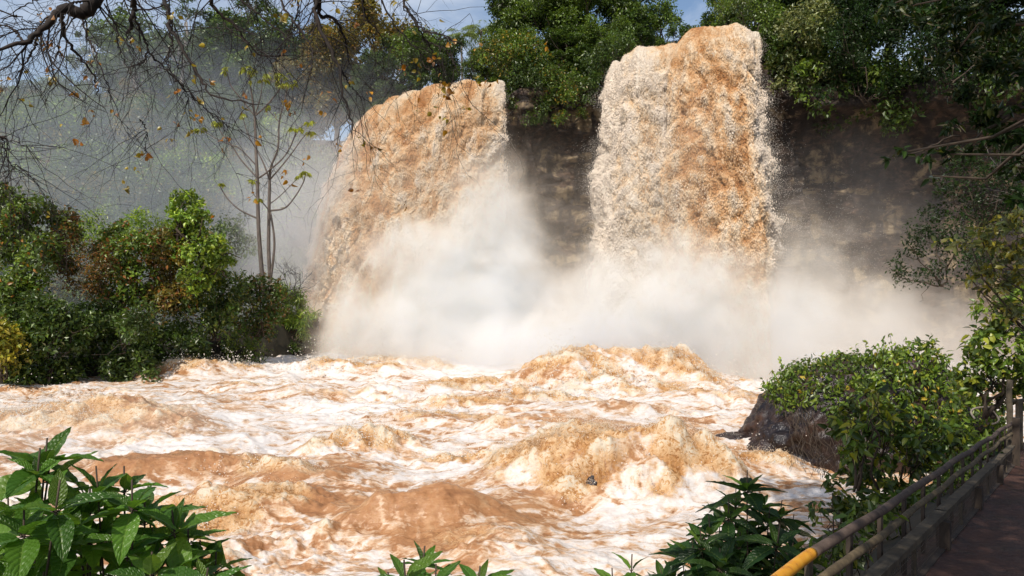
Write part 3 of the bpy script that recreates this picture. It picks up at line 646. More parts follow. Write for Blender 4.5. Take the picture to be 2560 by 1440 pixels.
def wiggle(a, b, n=7, amp=.06, sag=0.0):
    a = np.array(a, float); b = np.array(b, float); t = np.linspace(0, 1, n)[:, None]; l = np.linalg.norm(b - a)
    w_ = rng.normal(size=(n, 3)) * amp * l; w_[0] = 0; w_[-1] = 0
    p = a + (b - a) * t + w_; p[:, 2] -= sag * l * (4 * t * (1 - t))[:, 0]
    return p
def smooth_path(pts, n=24):
    pts = np.array(pts, float); k = len(pts)
    if k < 3: return np.linspace(pts[0], pts[-1], n)
    q = np.vstack([2*pts[0]-pts[1], pts, 2*pts[-1]-pts[-2]]); out = []
    for i in range(k - 1):
        p0, p1, p2, p3 = q[i:i+4]
        for t in np.linspace(0, 1, max(2, n // (k-1)), endpoint=False):
            out.append(.5 * ((2*p1) + (-p0+p2)*t + (2*p0-5*p1+4*p2-p3)*t*t + (-p0+3*p1-3*p2+p3)*t**3))
    out.append(pts[-1]); return np.array(out)

def copy_thing(o, loc, rz, sc, label):
    c = o.copy(); COL.objects.link(c); c.location = loc; c.rotation_euler = (0, 0, rz); c.scale = sc if isinstance(sc, tuple) else (sc,)*3; c['label'] = label
    for ch in o.children:
        k = ch.copy(); COL.objects.link(k); k.parent = c
    return c

# ---- prototypes of the forest trees (local coordinates, base at the origin)
def proto_round(pal, h=11, r=3.4, mat_b=None, n=17, accent=None, leaf=.30, dens=460, bare=.12, name='forest_tree', mleaf=None):
    root = empty(name, (0,0,0), 'tree', 'tree', 'forest trees above and around the falls')
    cl_ = []; mb = MB()
    top = h - r * .75
    trunk = wiggle((0,0,-1.5), (rng.normal()*.4, rng.normal()*.4, top), 9, .015); mb.tube(trunk, np.linspace(.030*h*.8, .07, 9), 7)
    for i in range(n):
        a = rng.uniform(0, 2*np.pi); q = rng.random() ** .6; zz = rng.uniform(h * bare, h - .5)
        rr = r * math.sqrt(max(.05, 1 - ((zz - (h*.62)) / (h*.45)) ** 2)) * q
        c = (rr * math.cos(a), rr * math.sin(a), zz, rng.uniform(.75, 1.45) * r / 3.2); cl_.append(c)
        st = trunk[int(rng.integers(3, 8))]; mb.tube(wiggle((st[0], st[1], min(st[2], zz)), c[:3], 6, .05), np.linspace(.10, .03, 6), 4)
    mb.build('trunk', mat_b or M_bark, root); crown('crown', cl_, dens, (leaf, .5), pal, root, accent=accent, mat=mleaf)
    return root
def proto_tall(pal, h=17, r=3.0, n=12):
    root = empty('tall_forest_tree', (0,0,0), 'tree', 'tree', 'forest trees above and around the falls')
    mb = MB(); cl_ = []; trunk = wiggle((0,0,-1.5), (.5, 0, h - 2), 9, .012); mb.tube(trunk, np.linspace(.30, .10, 9), 7)
    for i in range(n):
        a = rng.uniform(0, 2*np.pi); rr = rng.uniform(.5, 1) * r; zz = rng.uniform(h * .66, h)
        c = (rr * math.cos(a), rr * math.sin(a), zz, rng.uniform(.6, 1.2)); cl_.append(c)
        st = trunk[int(rng.integers(5, 8))]; mb.tube(wiggle(st, c[:3], 7, .06), np.linspace(.10, .025, 7), 4)
        for _ in range(3): mb.tube(wiggle(np.array(c[:3]) * .8 + st * .2, np.array(c[:3]) + rng.normal(size=3) * .9, 5, .08), np.linspace(.04, .012, 5), 3)
    mb.build('trunk', M_pale, root); crown('crown', cl_, 330, (.30, .5), pal, root, shell=.3)
    return root
def proto_palm(h=11):
    root = empty('palm_tree', (0,0,0), 'palm', 'palm tree', 'forest trees above and around the falls')
    mb = MB(); mb.tube(wiggle((0,0,-1.5), (.3,.1,h), 8, .01), np.linspace(.17,.11,8), 7); mb.build('trunk', M_pale, root)
    P0, D, Nn, LL = [], [], [], []
    rb = MB()
    for i in range(17):
        a = i * 2.4; el = rng.uniform(.1, 1.2); ln_ = rng.uniform(2.2, 3.0)
        t = np.linspace(0, 1, 26)
        x = ln_ * t * math.cos(el * .8); z = h + ln_ * (t * math.sin(el) - .75 * t * t)
        pts = np.stack([.3 + x * math.cos(a), .1 + x * math.sin(a), z], -1); rb.tube(pts, np.linspace(.03, .008, 26), 3)
        T = np.gradient(pts, axis=0); T /= np.linalg.norm(T, axis=1)[:, None]; S = np.cross(T, [0,0,1]); S /= np.linalg.norm(S, axis=1)[:, None] + 1e-6
        for sg in (-1, 1):
            P0.append(pts[2:]); D.append(T[2:] * .5 + sg * S[2:] + [0,0,-.45] + rng.normal(size=(24,3)) * .12); Nn.append(np.tile([0,0,1.], (24,1)) + S[2:] * .3); LL.append(.75 * np.sin(np.pi * (.12 + .8 * t[2:])))
    rb.build('frond_ribs', M_leaf, root) if False else None
    LL = np.concatenate(LL); leaves(np.concatenate(P0), np.concatenate(D), np.concatenate(Nn), LL, LL * .12, np.tile([.10,.17,.06], (len(LL),1)) * rng.uniform(.7,1.4,(len(LL),1)), 0, parent=root, name='fronds')
    return root

protos = {}
def forest():
    protos['a'] = proto_round('mid', 11, 3.6, n=30); protos['b'] = proto_round('olive', 10, 3.4, n=28, accent=((.2,.15,.05), .12))
    protos['c'] = proto_round('deep', 12, 3.4, n=30, leaf=.34); protos['d'] = proto_round('deep', 12, 3.4, n=30, leaf=.32, mleaf=M_leafdark); protos['t'] = proto_tall('blue'); protos['u'] = proto_tall('deep', 15, 3.4, 15); protos['p'] = proto_palm()  # 'd' trees: cliff-top shade is put into the leaf colour
    H = {'d': 12, 'a': 11, 'b': 10, 'c': 12, 't': 17, 'u': 15, 'p': 12.3}
    # px of the trunk, py of the top, depth, proto, width factor, label
    T = [(30, 215, 80, 'a', 1.0, 'rounded hazy tree at the far left end of the ridge'), (150, 230, 84, 'c', 1.3, 'low hazy tree on the ridge under the open pale sky'),
         (85, 215, 80, 'c', 1.4, 'wide hazy tree near the left end of the ridge'), (-40, 210, 78, 'c', 1.4, 'hazy tree cut by the left edge of the frame'), (190, 200, 78, 'a', 1.1, 'hazy tree just below the tall pale trunk at the left'), (280, 150, 84, 'c', 1.1, 'dark hazy tree behind the slim forest tree'), (390, 60, 84, 'a', 1.3, 'broad hazy tree just left of the tallest pale trunk'),
         (520, 110, 86, 'c', 1.3, 'hazy tree filling the gap right of the tallest pale trunk'), (600, 60, 84, 'c', 1.4, 'broad dark hazy tree behind the top of the leafless young tree'), (690, 60, 82, 'a', 1.3, 'pale hazy tree left of the olive brown clump'), (770, 80, 80, 'c', 1.3, 'hazy tree joining the forest ridge to the clump above the second waterfall'), (440, 220, 80, 'c', 1.0, 'low hazy tree under the palm on the ridge'), (330, 210, 79, 'b', 1.1, 'low hazy olive tree under the tall trunks'), (700, 190, 76, 'c', 1.1, 'low dark hazy tree behind the twigs of the leafless young tree'), (60, 230, 77, 'b', 1.2, 'low hazy tree on the slope near the left edge'), (560, 230, 77, 'a', 1.0, 'low hazy tree left of the leafless young tree top'),
         (225, 85, 82, 't', .95, 'tall hazy tree with straight pale trunk, left end of the ridge row'), (335, 120, 78, 'u', .9, 'slim hazy forest tree beside the tall pale trunks'),
         (455, 15, 80, 't', 1.15, 'tallest hazy tree, pale trunk with high open crown'), (560, -10, 82, 'u', 1.2, 'dark hazy tree whose dense crown blocks the sky beside the tallest one'),
         (500, 150, 90, 'p', .8, 'hazy palm showing between the tall pale trunks'), (650, 95, 78, 'c', 1.1, 'dark rounded tree in haze right of the tall pale trunks'),
         (735, 140, 76, 'b', 1.0, 'hazy olive tree behind the top of the leafless young tree'), (260, 300, 74, 'b', .9, 'small hazy tree low on the left slope'), (610, 300, 72, 'a', .9, 'hazy tree on the slope straight behind the leafless young tree'),
         (840, 60, 74, 'b', 1.15, 'olive brown tree at the left of the clump above the second waterfall'), (930, 20, 78, 'b', 1.25, 'brown tinted tree rising behind the second waterfall'), (1010, 70, 73, 'a', 1.1, 'green tree right behind the rim of the second waterfall'),
         (900, 190, 70, 'c', .8, 'dark tree low beside the left end of the second waterfall'), (1100, 95, 68, 'c', 1.0, 'dark tree over the middle of the second waterfall'), (1150, 60, 74, 'p', 1.0, 'feathery palm standing in the sky gap between tree clumps'), (1205, 40, 80, 'p', 1.0, 'paler palm half hidden in the sky gap'),
         (1215, 120, 62, 'a', .8, 'green tree standing over the right end of the second waterfall'),
         (1290, -40, 64, 'c', 1.1, 'tall dark tree at the left edge of the clump between the waterfalls'), (1370, -60, 62, 'a', 1.2, 'broad green tree in the clump between the waterfalls'), (1465, -50, 61, 'a', 1.15, 'broad bright green tree in the middle between the waterfalls'),
         (1560, -30, 62, 'c', 1.1, 'dark tree leaning toward the brown waterfall'), (1650, 10, 66, 'a', .95, 'thin green tree against blue sky left of the brown waterfall'), (1600, 60, 60, 'c', .8, 'low dark tree behind the lip of the brown waterfall'),
         (1840, -70, 56, 'a', 1.0, 'green tree directly behind the top of the brown waterfall'), (1930, -90, 52, 'c', 1.1, 'dark tree at the right shoulder of the brown waterfall'), (2060, -110, 51, 'd', 1.1, 'leafy tree above the pale hanging foliage of the right cliff'), (2220, -130, 49, 'd', 1.2, 'dark tree over the ochre patch of the cliff'), (2350, -130, 47, 'd', 1.3, 'shadowed tree high on the cliff behind the overhanging leaf sprays'), (2480, -150, 45, 'd', 1.3, 'shadowed tree on the cliff top at the right edge'), (2140, -60, 48, 'd', 1.0, 'low dark tree above the tangle of creepers'), (1720, 60, 62, 'c', .7, 'small tree in the sky gap left of the brown waterfall lip'), (960, 130, 69, 'c', .9, 'low dark tree right behind the arch of the second waterfall'), (1420, 60, 58, 'c', .9, 'low dark tree in front of the clump between the waterfalls'), (1320, 80, 59, 'a', .8, 'low green tree in front of the clump between the waterfalls'), (1520, 60, 57, 'a', .8, 'low green tree just left of the brown waterfall')]
    used = set()
    for (px, py, Y, k, ws, lb) in T:
        top = P(px, py, Y); base_z = min(20.8, top[2] - 5); hh = top[2] - base_z
        s = hh / H[k]; sc = (max(s, .75) * ws, max(s, .75) * ws, s)
        if k not in used:
            o = protos[k]; o.location = (top[0], top[1], base_z); o.scale = sc; o['label'] = lb; used.add(k)
        else: copy_thing(protos[k], (top[0], top[1], base_z), rng.uniform(0, 6.28), sc, lb)
forest()

# hillside growth under the far trees: one mass in the haze
def hillside():
    X, Y, H, LN, nx, ny, sd, d = CL
    cl_ = []
    for i in range(520):
        j = int(np.argmin(np.abs(X - rng.uniform(-66, -13))))
        wall = 0
        if LN[j] < 1.5: continue
        wall = rng.random() ** .8; lean = LN[j] * wall ** 1.2
        cl_.append((X[j] + nx[j] * lean - nx[j], Y[j] + ny[j] * lean - ny[j], -1 + (H[j] + 1) * wall + (rng.uniform(0, 2.5) if wall > .9 else 0), rng.uniform(1.2, 2.6), str(rng.choice(['deep','deep','mid','olive','bright']))))
    for i in range(190):      # growth along the plateau rim
        j = int(np.argmin(np.abs(X - rng.uniform(-14, 42))))
        if -13 < X[j] < .5 or 7.4 < X[j] < 15.6: continue
        dd_ = rng.uniform(-1.2 if X[j] > 16.5 else .8, 4.5)
        cl_.append((X[j] + nx[j] * dd_, Y[j] + ny[j] * dd_, H[j] + rng.uniform(-1.4 if X[j] > 16.5 else -.4, 2.6), rng.uniform(.9, 1.9), str(rng.choice(['deep','mid','deep']))))
    o = crown('hillside_growth', cl_, 260, (.34, .55), 'mid', droop=.2)
    tag(o, 'hazy mass of shrubs covering the far left slope and the plateau rim', 'undergrowth', kind='stuff')
hillside()

# hanging shrubs on the cliff edges (explicit outlines): (label, Y, [(px,py,rpx[,pal])])
def shrub(name, label, Y, cl_, pal, leaf, dens, group=None, mat=None, stems=5, base=None, res=0, dy=.5, accent=None, cat='shrub', droop=.35, stem_r=.05, shell=.55, flat=1.0, kind='ovate'):
    cs = []
    for c in cl_:
        yy = Y + rng.uniform(-dy, dy) * (c[2] / F * Y) * 1.6
        p = P(c[0], c[1], yy); cs.append((p[0], p[1], p[2], 1.14 * c[2] / F * yy) + tuple(c[3:4]))
    A = np.array([c[:3] for c in cs])
    b = np.array([A[:, 0].mean(), Y, A[:, 2].min() - .5]) if base is None else np.array(base, float)
    root = empty(name, tuple(b), label, cat, group)
    crown('foliage', cs, dens, leaf, pal, root, origin=b, mat=mat, res=res, accent=accent, droop=droop, shell=shell, flat=flat, kind=kind)
    mb = MB()
    for i in rng.permutation(len(cs))[:max(stems, 1)]:
        mb.tube(wiggle((rng.normal() * .12, rng.normal() * .12, 0), np.array(cs[i][:3]) - b, 8, .045), np.linspace(stem_r, stem_r * .3, 8), 5)
        for _ in range(3):
            e = np.array(cs[i][:3]) - b; q = e * rng.uniform(.5, .9); mb.tube(wiggle(q, e + rng.normal(size=3) * cs[i][3] * .7, 6, .07), np.linspace(stem_r * .4, stem_r * .12, 6), 4)
    mb.build('stems', M_bark, root)
    return root
G1 = 'shrubs hanging over the cliff edge'
shrub('hanging_shrub', 'dark shrub hanging over the rim just right of the second waterfall', 54, [(1290,190,34),(1310,240,32),(1285,260,22),(1330,210,34),(1350,270,28),(1320,300,18)], 'deep', (.22,.5), 520, G1)
shrub('hanging_shrub', 'green shrub with long beard hanging midway between the waterfalls', 54, [(1390,190,44),(1420,240,36),(1380,250,30),(1400,300,20),(1450,220,34),(1455,290,16)], 'mid', (.22,.5), 520, G1, accent=((.2,.16,.03), .1))
shrub('hanging_shrub', 'dark shrub hanging at the left edge of the brown waterfall', 53, [(1500,150,36),(1530,120,30),(1490,210,28),(1545,100,26),(1575,95,24),(1470,250,18)], 'deep', (.22,.5), 520, G1)
shrub('hanging_shrub', 'yellow green shrub low on the rim between the waterfalls', 54.5, [(1240,150,38),(1275,120,40),(1220,120,34),(1330,140,44)], 'mid', (.24,.5), 480, G1, accent=((.2,.18,.03), .15))
shrub('hanging_shrub', 'bushy crown overhanging the upper right side of the brown waterfall', 46.5, [(1830,10,46),(1880,25,44),(1920,60,40),(1945,115,34),(1900,-10,50)], 'mid', (.2,.5), 520, G1)
shrub('hanging_shrub', 'pale grey green shrub cascading down the cliff right of the brown waterfall', 45.5, [(1985,70,48),(2010,130,42),(2040,40,52),(1965,150,34),(2045,180,34),(1950,200,22),(1990,210,26),(2015,100,38)], 'grey', (.24,.5), 480, G1)
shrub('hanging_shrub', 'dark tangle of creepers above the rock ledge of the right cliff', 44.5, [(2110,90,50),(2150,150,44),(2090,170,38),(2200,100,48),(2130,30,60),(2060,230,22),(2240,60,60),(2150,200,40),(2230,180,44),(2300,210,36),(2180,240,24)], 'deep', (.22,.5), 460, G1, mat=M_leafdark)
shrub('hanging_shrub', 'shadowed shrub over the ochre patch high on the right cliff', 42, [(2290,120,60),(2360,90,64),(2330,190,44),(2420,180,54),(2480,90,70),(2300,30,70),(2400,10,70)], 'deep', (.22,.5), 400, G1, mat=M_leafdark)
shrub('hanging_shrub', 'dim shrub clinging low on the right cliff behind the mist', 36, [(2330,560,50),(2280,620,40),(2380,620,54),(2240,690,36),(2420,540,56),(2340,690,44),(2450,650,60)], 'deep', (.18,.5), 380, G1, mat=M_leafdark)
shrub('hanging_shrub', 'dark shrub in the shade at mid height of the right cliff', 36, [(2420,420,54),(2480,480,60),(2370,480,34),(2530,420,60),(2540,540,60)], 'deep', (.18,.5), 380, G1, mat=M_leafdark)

# ------------------------------------------------------------------ left bank
def left_bank():
    PL = np.array([(-60, 30), (-40, 31), (-24.5, 34.5), (-18.5, 41.5), (-13.4, 48.6), (-12.3, 50.2), (-12.8, 53), (-20, 57), (-36, 58), (-60, 55)], float)
    xs = np.linspace(-52, -10, 300); ys = np.linspace(29, 60, 240); X, Y = np.meshgrid(xs, ys)
    D = np.full(X.shape, 1e9); ins = np.zeros(X.shape, bool)
    n = len(PL)
    for i in range(n):
        a, b = PL[i], PL[(i+1) % n]; e = b - a
        t = np.clip(((X - a[0]) * e[0] + (Y - a[1]) * e[1]) / (e @ e), 0, 1)
        D = np.minimum(D, np.hypot(X - a[0] - t * e[0], Y - a[1] - t * e[1]))
        c = ((a[1] > Y) != (b[1] > Y)) & (X < (b[0]-a[0]) * (Y - a[1]) / (b[1]-a[1] + 1e-12) + a[0]); ins ^= c
    sd_ = np.where(ins, D, -D) + .5 * fbm(X * .5, Y * .5, 2.0, 3)
    hz = 1.2 + 2.0 * sm(-22, -13, X)
    z = -2 + (2 + hz) * sm(-.2, 1.3, sd_) + .4 * fbm(X * .6, Y * .6, 7.0, 4) * sm(0, 1, sd_) + .6 * sm(2, 8, sd_)
    X = X + .35 * fbm(X * .8, z * .9, 1.0, 4); Y = Y + .35 * fbm(Y * .8, z * .9, 3.0, 4)
    tag(mesh_np('left_bank', np.stack([X, Y, z], -1).reshape(-1, 3), [grid_faces(*X.shape)], gm), 'dark rocky bank under the bushes left of the pool', kind='structure')
left_bank()
G2 = 'bushes on the left bank'
def lb(label, Y, cl_, pal, leaf=(.25,.5), dens=600, **k): return shrub('bush', label, Y, cl_, pal, leaf, dens, G2, **k)
lb('tall dark bush rising at the left edge with a narrow pointed top', 37, [(25,490,30),(40,530,42),(85,520,34),(20,570,50),(75,580,50),(120,560,40),(30,640,56),(95,650,52),(40,720,60),(10,780,60),(90,740,50)], 'mid', accent=((.22,.12,.03),.06), res=1)
lb('small dark rounded bush top with rusty leaves beside the tall left bush', 37.5, [(160,545,30),(165,590,32),(140,620,34),(175,560,22),(150,660,34)], 'rust', accent=((.05,.09,.02),.4))
lb('yellow green bush at the very left above the water', 34.5, [(8,830,38),(20,880,40),(5,920,40),(30,850,24),(-10,870,50)], 'yellow', res=1)
lb('rusty brown vine tangle between the left bushes', 38.5, [(210,650,44),(250,670,44),(270,640,36),(230,710,40),(180,700,34)], 'rust', (.14,.5), 800, accent=((.06,.09,.02),.15))
lb('leafy bush with upright twigs in the middle of the left bank', 39, [(285,590,28),(270,620,34),(300,640,44),(350,620,40),(310,570,16),(290,700,50),(350,690,48),(330,750,50),(270,760,44)], 'mid', accent=((.16,.08,.03),.12), res=1)
lb('olive bush with brown tips left of the bright green tree', 40, [(400,600,36),(430,640,40),(380,650,40),(420,700,46),(450,740,44),(390,750,44)], 'olive', accent=((.16,.08,.03),.15))
tree = lb('bright green small tree with a stepped columnar crown, tallest on the left bank', 39.5, [(455,515,30),(480,498,22),(440,545,28),(490,545,30),(470,585,40),(510,585,24),(440,590,26),(455,640,44),(510,630,42),(545,610,26),(530,670,46),(475,690,44),(560,655,30),(440,515,16)], 'bright', (.24,.55), 700, res=1, cat='small tree', stem_r=.14, stems=7)
lb('dark leafy bush under the bright green tree', 41, [(520,720,44),(570,720,40),(480,770,44),(550,780,44),(600,760,36),(520,830,44)], 'deep', accent=((.10,.14,.03),.15))
lb('dark dry bush at the foot of the leafless young tree', 44, [(620,720,34),(650,700,24),(640,760,40),(690,770,36),(600,800,40),(660,820,40),(690,720,24)], 'deep', accent=((.10,.07,.03),.25))
lb('feathery light green bush with drooping long leaves on the point of the bank', 48, [(720,735,26),(745,765,28),(765,800,26),(730,800,30),(780,790,14),(700,760,26),(755,835,16)], 'bright', (.42,.16), 800, droop=.9, kind='lance')
lb('low green plants hanging at the waterline right of the bank middle', 44, [(600,850,34),(640,870,26),(570,880,26),(620,900,24),(655,905,14)], 'mid', (.24,.3), 520, accent=((.12,.2,.03),.2))
lb('dark low growth over the water below the bright green tree', 40, [(420,850,50),(480,880,40),(440,930,34),(500,920,30),(380,900,44)], 'deep', (.26,.5), 820)
lb('pale small fern tuft touching the water under the bright green tree', 39.5, [(430,950,18),(415,962,14),(455,955,12)], 'bright', (.34,.12), 900, kind='lance', droop=.1)
lb('dark undergrowth below the rusty vine tangle', 38, [(250,800,56),(300,860,56),(340,820,50),(220,870,50),(290,930,44),(350,920,40)], 'deep', (.26,.5), 820)
lb('dark undergrowth at the left edge under the tall bush', 36, [(60,820,60),(120,800,60),(130,880,60),(60,920,50),(150,940,44),(190,820,50)], 'deep', (.26,.5), 820)
lb('dark tufts of growth on the rocky point by the spray', 48.5, [(700,850,34),(740,870,26),(690,890,26),(770,860,20)], 'deep', (.24,.4), 380)
lb('small grass tuft sticking out from the rocky point into the spray', 49.8, [(815,852,12),(808,862,10)], 'mid', (.34,.1), 2200, kind='lance', stems=2, stem_r=.02)
lb('pale hazy bush behind the left bushes', 51, [(210,570,40),(250,600,44),(190,610,34)], 'bright', (.24,.4), 420)
lb('feathery pale bush in the mist left of the bright green tree', 52, [(340,570,40),(390,580,44),(300,590,34),(430,600,30)], 'bright', (.26,.35), 420)
lb('dim grey bush in the mist right of the bright green tree', 54, [(560,590,34),(600,560,24),(620,620,30)], 'blue', (.26,.5), 380)

# the leafless young tree (bare stems, few leaf rosettes)
def young_tree():
    Y = 46.0; b = P(668, 740, Y)
    root = empty('young_tree', tuple(b), 'slender young tree with bare curved limbs and small tufts of new leaves at the tips', 'tree')
    S = [([(660,740),(652,650),(646,560),(643,440),(640,380),(637,290)], .15, .075), ([(678,740),(672,640),(672,560),(673,500),(674,450)], .13, .09), ([(670,745),(684,640),(685,590),(676,530)], .09, .06)]
    LM = [([(637,290),(630,240),(621,180)], .06, .03), ([(637,290),(665,265),(697,225),(706,192)], .055, .025), ([(637,290),(605,250),(578,215),(566,175)], .05, .025), ([(637,290),(652,240),(656,195)], .04,.02),
          ([(645,446),(668,430),(712,390),(735,345),(740,322)], .055, .025), ([(644,446),(603,400),(578,362),(552,330),(545,308)], .055, .022), ([(642,415),(600,372),(575,362),(538,345),(501,322)], .045, .018), 
          ([(674,450),(678,415),(695,370),(698,305),(712,250),(719,212)], .07, .025), ([(674,450),(655,400),(622,340),(606,290)], .055, .02), ([(674,450),(700,420),(728,385),(757,345),(775,328)], .045, .02),
          ([(673,527),(712,520),(740,488),(760,452),(763,432)], .055, .022), ([(645,547),(600,525),(572,500),(555,475),(549,460)], .055, .022), ([(674,510),(700,490),(735,455),(750,440)], .03, .015), ([(645,500),(632,480),(634,455)], .03, .015), ([(698,305),(680,285),(662,265)], .03,.015),([(735,345),(752,320),(768,305)], .025,.012), ([(673,527),(655,505),(645,497)], .03,.02)]
    mb = MB(); lb_ = []
    for pts, r0, r1 in S:
        p = smooth_path([P(x, y, Y) for x, y in pts], 24) - b; mb.tube(p, np.linspace(r0, r1, len(p)) * 1.0, 8)
    mb.build('trunk', M_grey, root)
    P0, D, Nn, LL, CC = [], [], [], [], []
    for i, (pts, r0, r1) in enumerate(LM):
        dy = rng.uniform(-1.2, 1.2); k = len(pts)
        m2 = MB(); q = np.array([P(x, y, Y + dy * j / (k-1)) for j, (x, y) in enumerate(pts)])
        p = smooth_path(q, 24) - b; m2.tube(p, np.linspace(r0, r1, len(p)) * 1.15, 6); m2.build('limb', M_grey, root)
        tip = p[-1] + b; big = i in (0, 1, 3, 7)
        nl = 12 if i in (0, 7) else (8 if big else (7 if i in (4, 5, 10, 6) else 3))
        for _ in range(nl):
            a = rng.uniform(0, 6.28); el = rng.uniform(-.3, .7); dr = np.array([math.cos(a) * math.cos(el), math.sin(a) * math.cos(el), math.sin(el)])
            c0 = tip + dr * rng.uniform(.1, .75 if big else .3)
            for w_ in range(6):
                aa = a + (w_ - 2.5) * .5; P0.append(c0); D.append([math.cos(aa), math.sin(aa), -.7 + rng.normal() * .3]); Nn.append([rng.normal() * .4, rng.normal() * .4, 1]); LL.append(rng.uniform(.24, .45)); CC.append(np.array([.16,.23,.04]) * rng.uniform(.6, 1.35))
    LL = np.array(LL); leaves(np.array(P0), np.array(D), np.array(Nn, float), LL, LL * .38, np.array(CC), 1, parent=root, origin=b)
    # dry twiggy shrub at its foot
    b2 = P(700, 760, 45.5); r2 = empty('dry_shrub', tuple(b2), 'leafless grey shrub with fine spreading twigs right of the young tree foot', 'shrub')
    mb = MB(); grow_twigs(mb, np.zeros(3), np.array([.75, 0, .5]), 2.6, .035, 4, 5, .35, 0.0); grow_twigs(mb, np.zeros(3), np.array([.5, 0, .9]), 2.2, .03, 4, 5, .35, 0.0); grow_twigs(mb, np.zeros(3), np.array([1, -.2, .15]), 2.8, .03, 4, 5, .3, 0.0)
    mb.build('twigs', M_twig, r2)

def grow_twigs(mb, p, d, ln, r, depth, nb, wob, grav, tips=None, k=4):
    """a zigzag twig that forks; bends by wob at every joint, pulled down by grav"""
    d = np.array(d, float); d /= np.linalg.norm(d); n = max(4, int(5 + ln * 3)); pts = [np.array(p, float)]; ds = [d]
    for i in range(n):
        d = d + rng.normal(size=3) * wob * .55 + np.array([0, 0, -grav / n]); d /= np.linalg.norm(d); pts.append(pts[-1] + d * ln / n); ds.append(d)
    mb.tube(np.array(pts), np.linspace(r, r * .4, n + 1), k, cap=False)
    if tips is not None: tips.append((pts[-1], d))
    if depth > 0:
        for j in range(nb):
            i = int(rng.integers(1, n + 1)); dd = ds[i]; s = rng.normal(size=3); s -= (s @ dd) * dd; s /= np.linalg.norm(s) + 1e-9
            grow_twigs(mb, pts[i], dd * rng.uniform(.5, 1) + s * rng.uniform(.4, .95), ln * rng.uniform(.35, .7), r * .55, depth - 1, max(2, nb - 1), wob, grav, tips, 3)
young_tree()

# ------------------------------------------------------------------ bare branches overhead
def overhead(label, limbs, nt_, leafn, grp):
    Yd = 5.0
    b = P(limbs[0][0][0][0], limbs[0][0][0][1], Yd); root = empty('overhanging_branch', tuple(b), label, 'branch', grp)
    mb = MB(); tw = MB(); tips = []; nt_ = nt_ * 1.35; leafn = int(leafn * .5)
    for pts, r0, r1 in limbs:
        if pts[0][1] < 0: pts = [(pts[0][0] + (520 - pts[0][0]) * .35, -420), (pts[0][0] + (520 - pts[0][0]) * .10, -170)] + pts; r0 = r0 * 1.5
        elif pts[0][0] < 0: pts = [(-420, pts[0][1] - 200)] + pts
        k = len(pts); y0 = Yd + rng.uniform(-.3, .3); slope = rng.uniform(-.5, .7)
        q = smooth_path(np.array([P(x, y, y0 + slope * j / (k-1)) for j, (x, y) in enumerate(pts)]), 40) - b
        q += rng.normal(size=q.shape) * .006
        rr = np.linspace(r0, r1, len(q)) * rng.uniform(.85, 1.25, len(q)); mb.tube(q, rr * 1.25, 7)
        T = np.gradient(q, axis=0); T /= np.linalg.norm(T, axis=1)[:, None]
        ln = np.linalg.norm(np.diff(q, axis=0), axis=1).sum()
        for _ in range(int(nt_ * ln)):
            i = int(rng.integers(2, len(q))); s = rng.normal(size=3) * np.array([1, .6, .7]); s[2] -= .45; s /= np.linalg.norm(s)
            grow_twigs(tw, q[i], T[i] * .6 + s, rng.uniform(.2, .75), max(.0024, min(.006, rr[i] * .4)), 2, 3, .40, .5, tips)
        tips.append((q[-1], T[-1]))
    mb.build('limb', M_twig, root); tw.build('twigs', M_twig, root)
    idx = rng.permutation(len(tips))[:leafn]; P0, D, Nn, LL, CC = [], [], [], [], []
    for i in idx:
        c, d = tips[i]; m = int(rng.integers(1, 5)); base = np.array([(.22,.14,.02), (.20,.10,.02), (.18,.18,.03), (.16,.15,.025)][int(rng.integers(0, 4))])
        for _ in range(m):
            P0.append(c + rng.normal(size=3) * .018); D.append([rng.normal(), rng.normal(), -.9]); Nn.append(rng.normal(size=3)); LL.append(rng.uniform(.022, .05)); CC.append(base * rng.uniform(.6, 1.4))
    LL = np.array(LL); leaves(np.array(P0), np.array(D), np.array(Nn, float), LL, LL * .75, np.array(CC), 2, parent=root, curl=.3, mat=M_leaf)
G3 = 'bare branches hanging across the top'
overhead('thick dark bare branch crossing the upper left corner with rusty leaves', [
    ([(250,-25),(228,12),(205,33),(180,24),(155,28),(130,48),(95,85),(60,105),(-10,125)], .030, .007), ([(155,28),(158,70),(180,120),(212,155),(238,200),(242,240)], .010, .003), ([(95,85),(80,130),(60,165),(40,190),(48,225)], .006, .002),
    ([(60,105),(30,70),(-10,60)], .006, .003), ([(230,0),(180,5),(120,-5),(60,15),(0,60)], .005, .0025), ([(205,33),(215,80),(240,140),(265,200),(275,260)], .006, .002), ([(-10,20),(40,40),(90,60),(130,60)], .005, .002)], 7.5, 75, G3)
overhead('stubby dark branch with long hanging twigs left of the tall pale trunks', [
    ([(335,-20),(334,30),(322,82)], .016, .009), ([(332,30),(352,80),(368,128),(352,160),(318,168)], .008, .003), ([(412,-10),(422,30),(424,62),(440,95),(468,140),(500,195),(530,232),(600,256),(655,262)], .010, .0025),
    ([(424,62),(428,110),(420,160),(440,200)], .006, .002), ([(368,128),(410,170),(455,215),(470,260)], .005, .002), ([(260,10),(290,70),(300,130),(330,190)], .005, .002), ([(440,200),(490,250),(560,310),(610,330)], .004, .0015), ([(560,60),(620,110),(700,150),(760,140)], .004, .0018), ([(352,300),(365,330),(362,385)], .003, .0015)], 8.5, 100, G3)
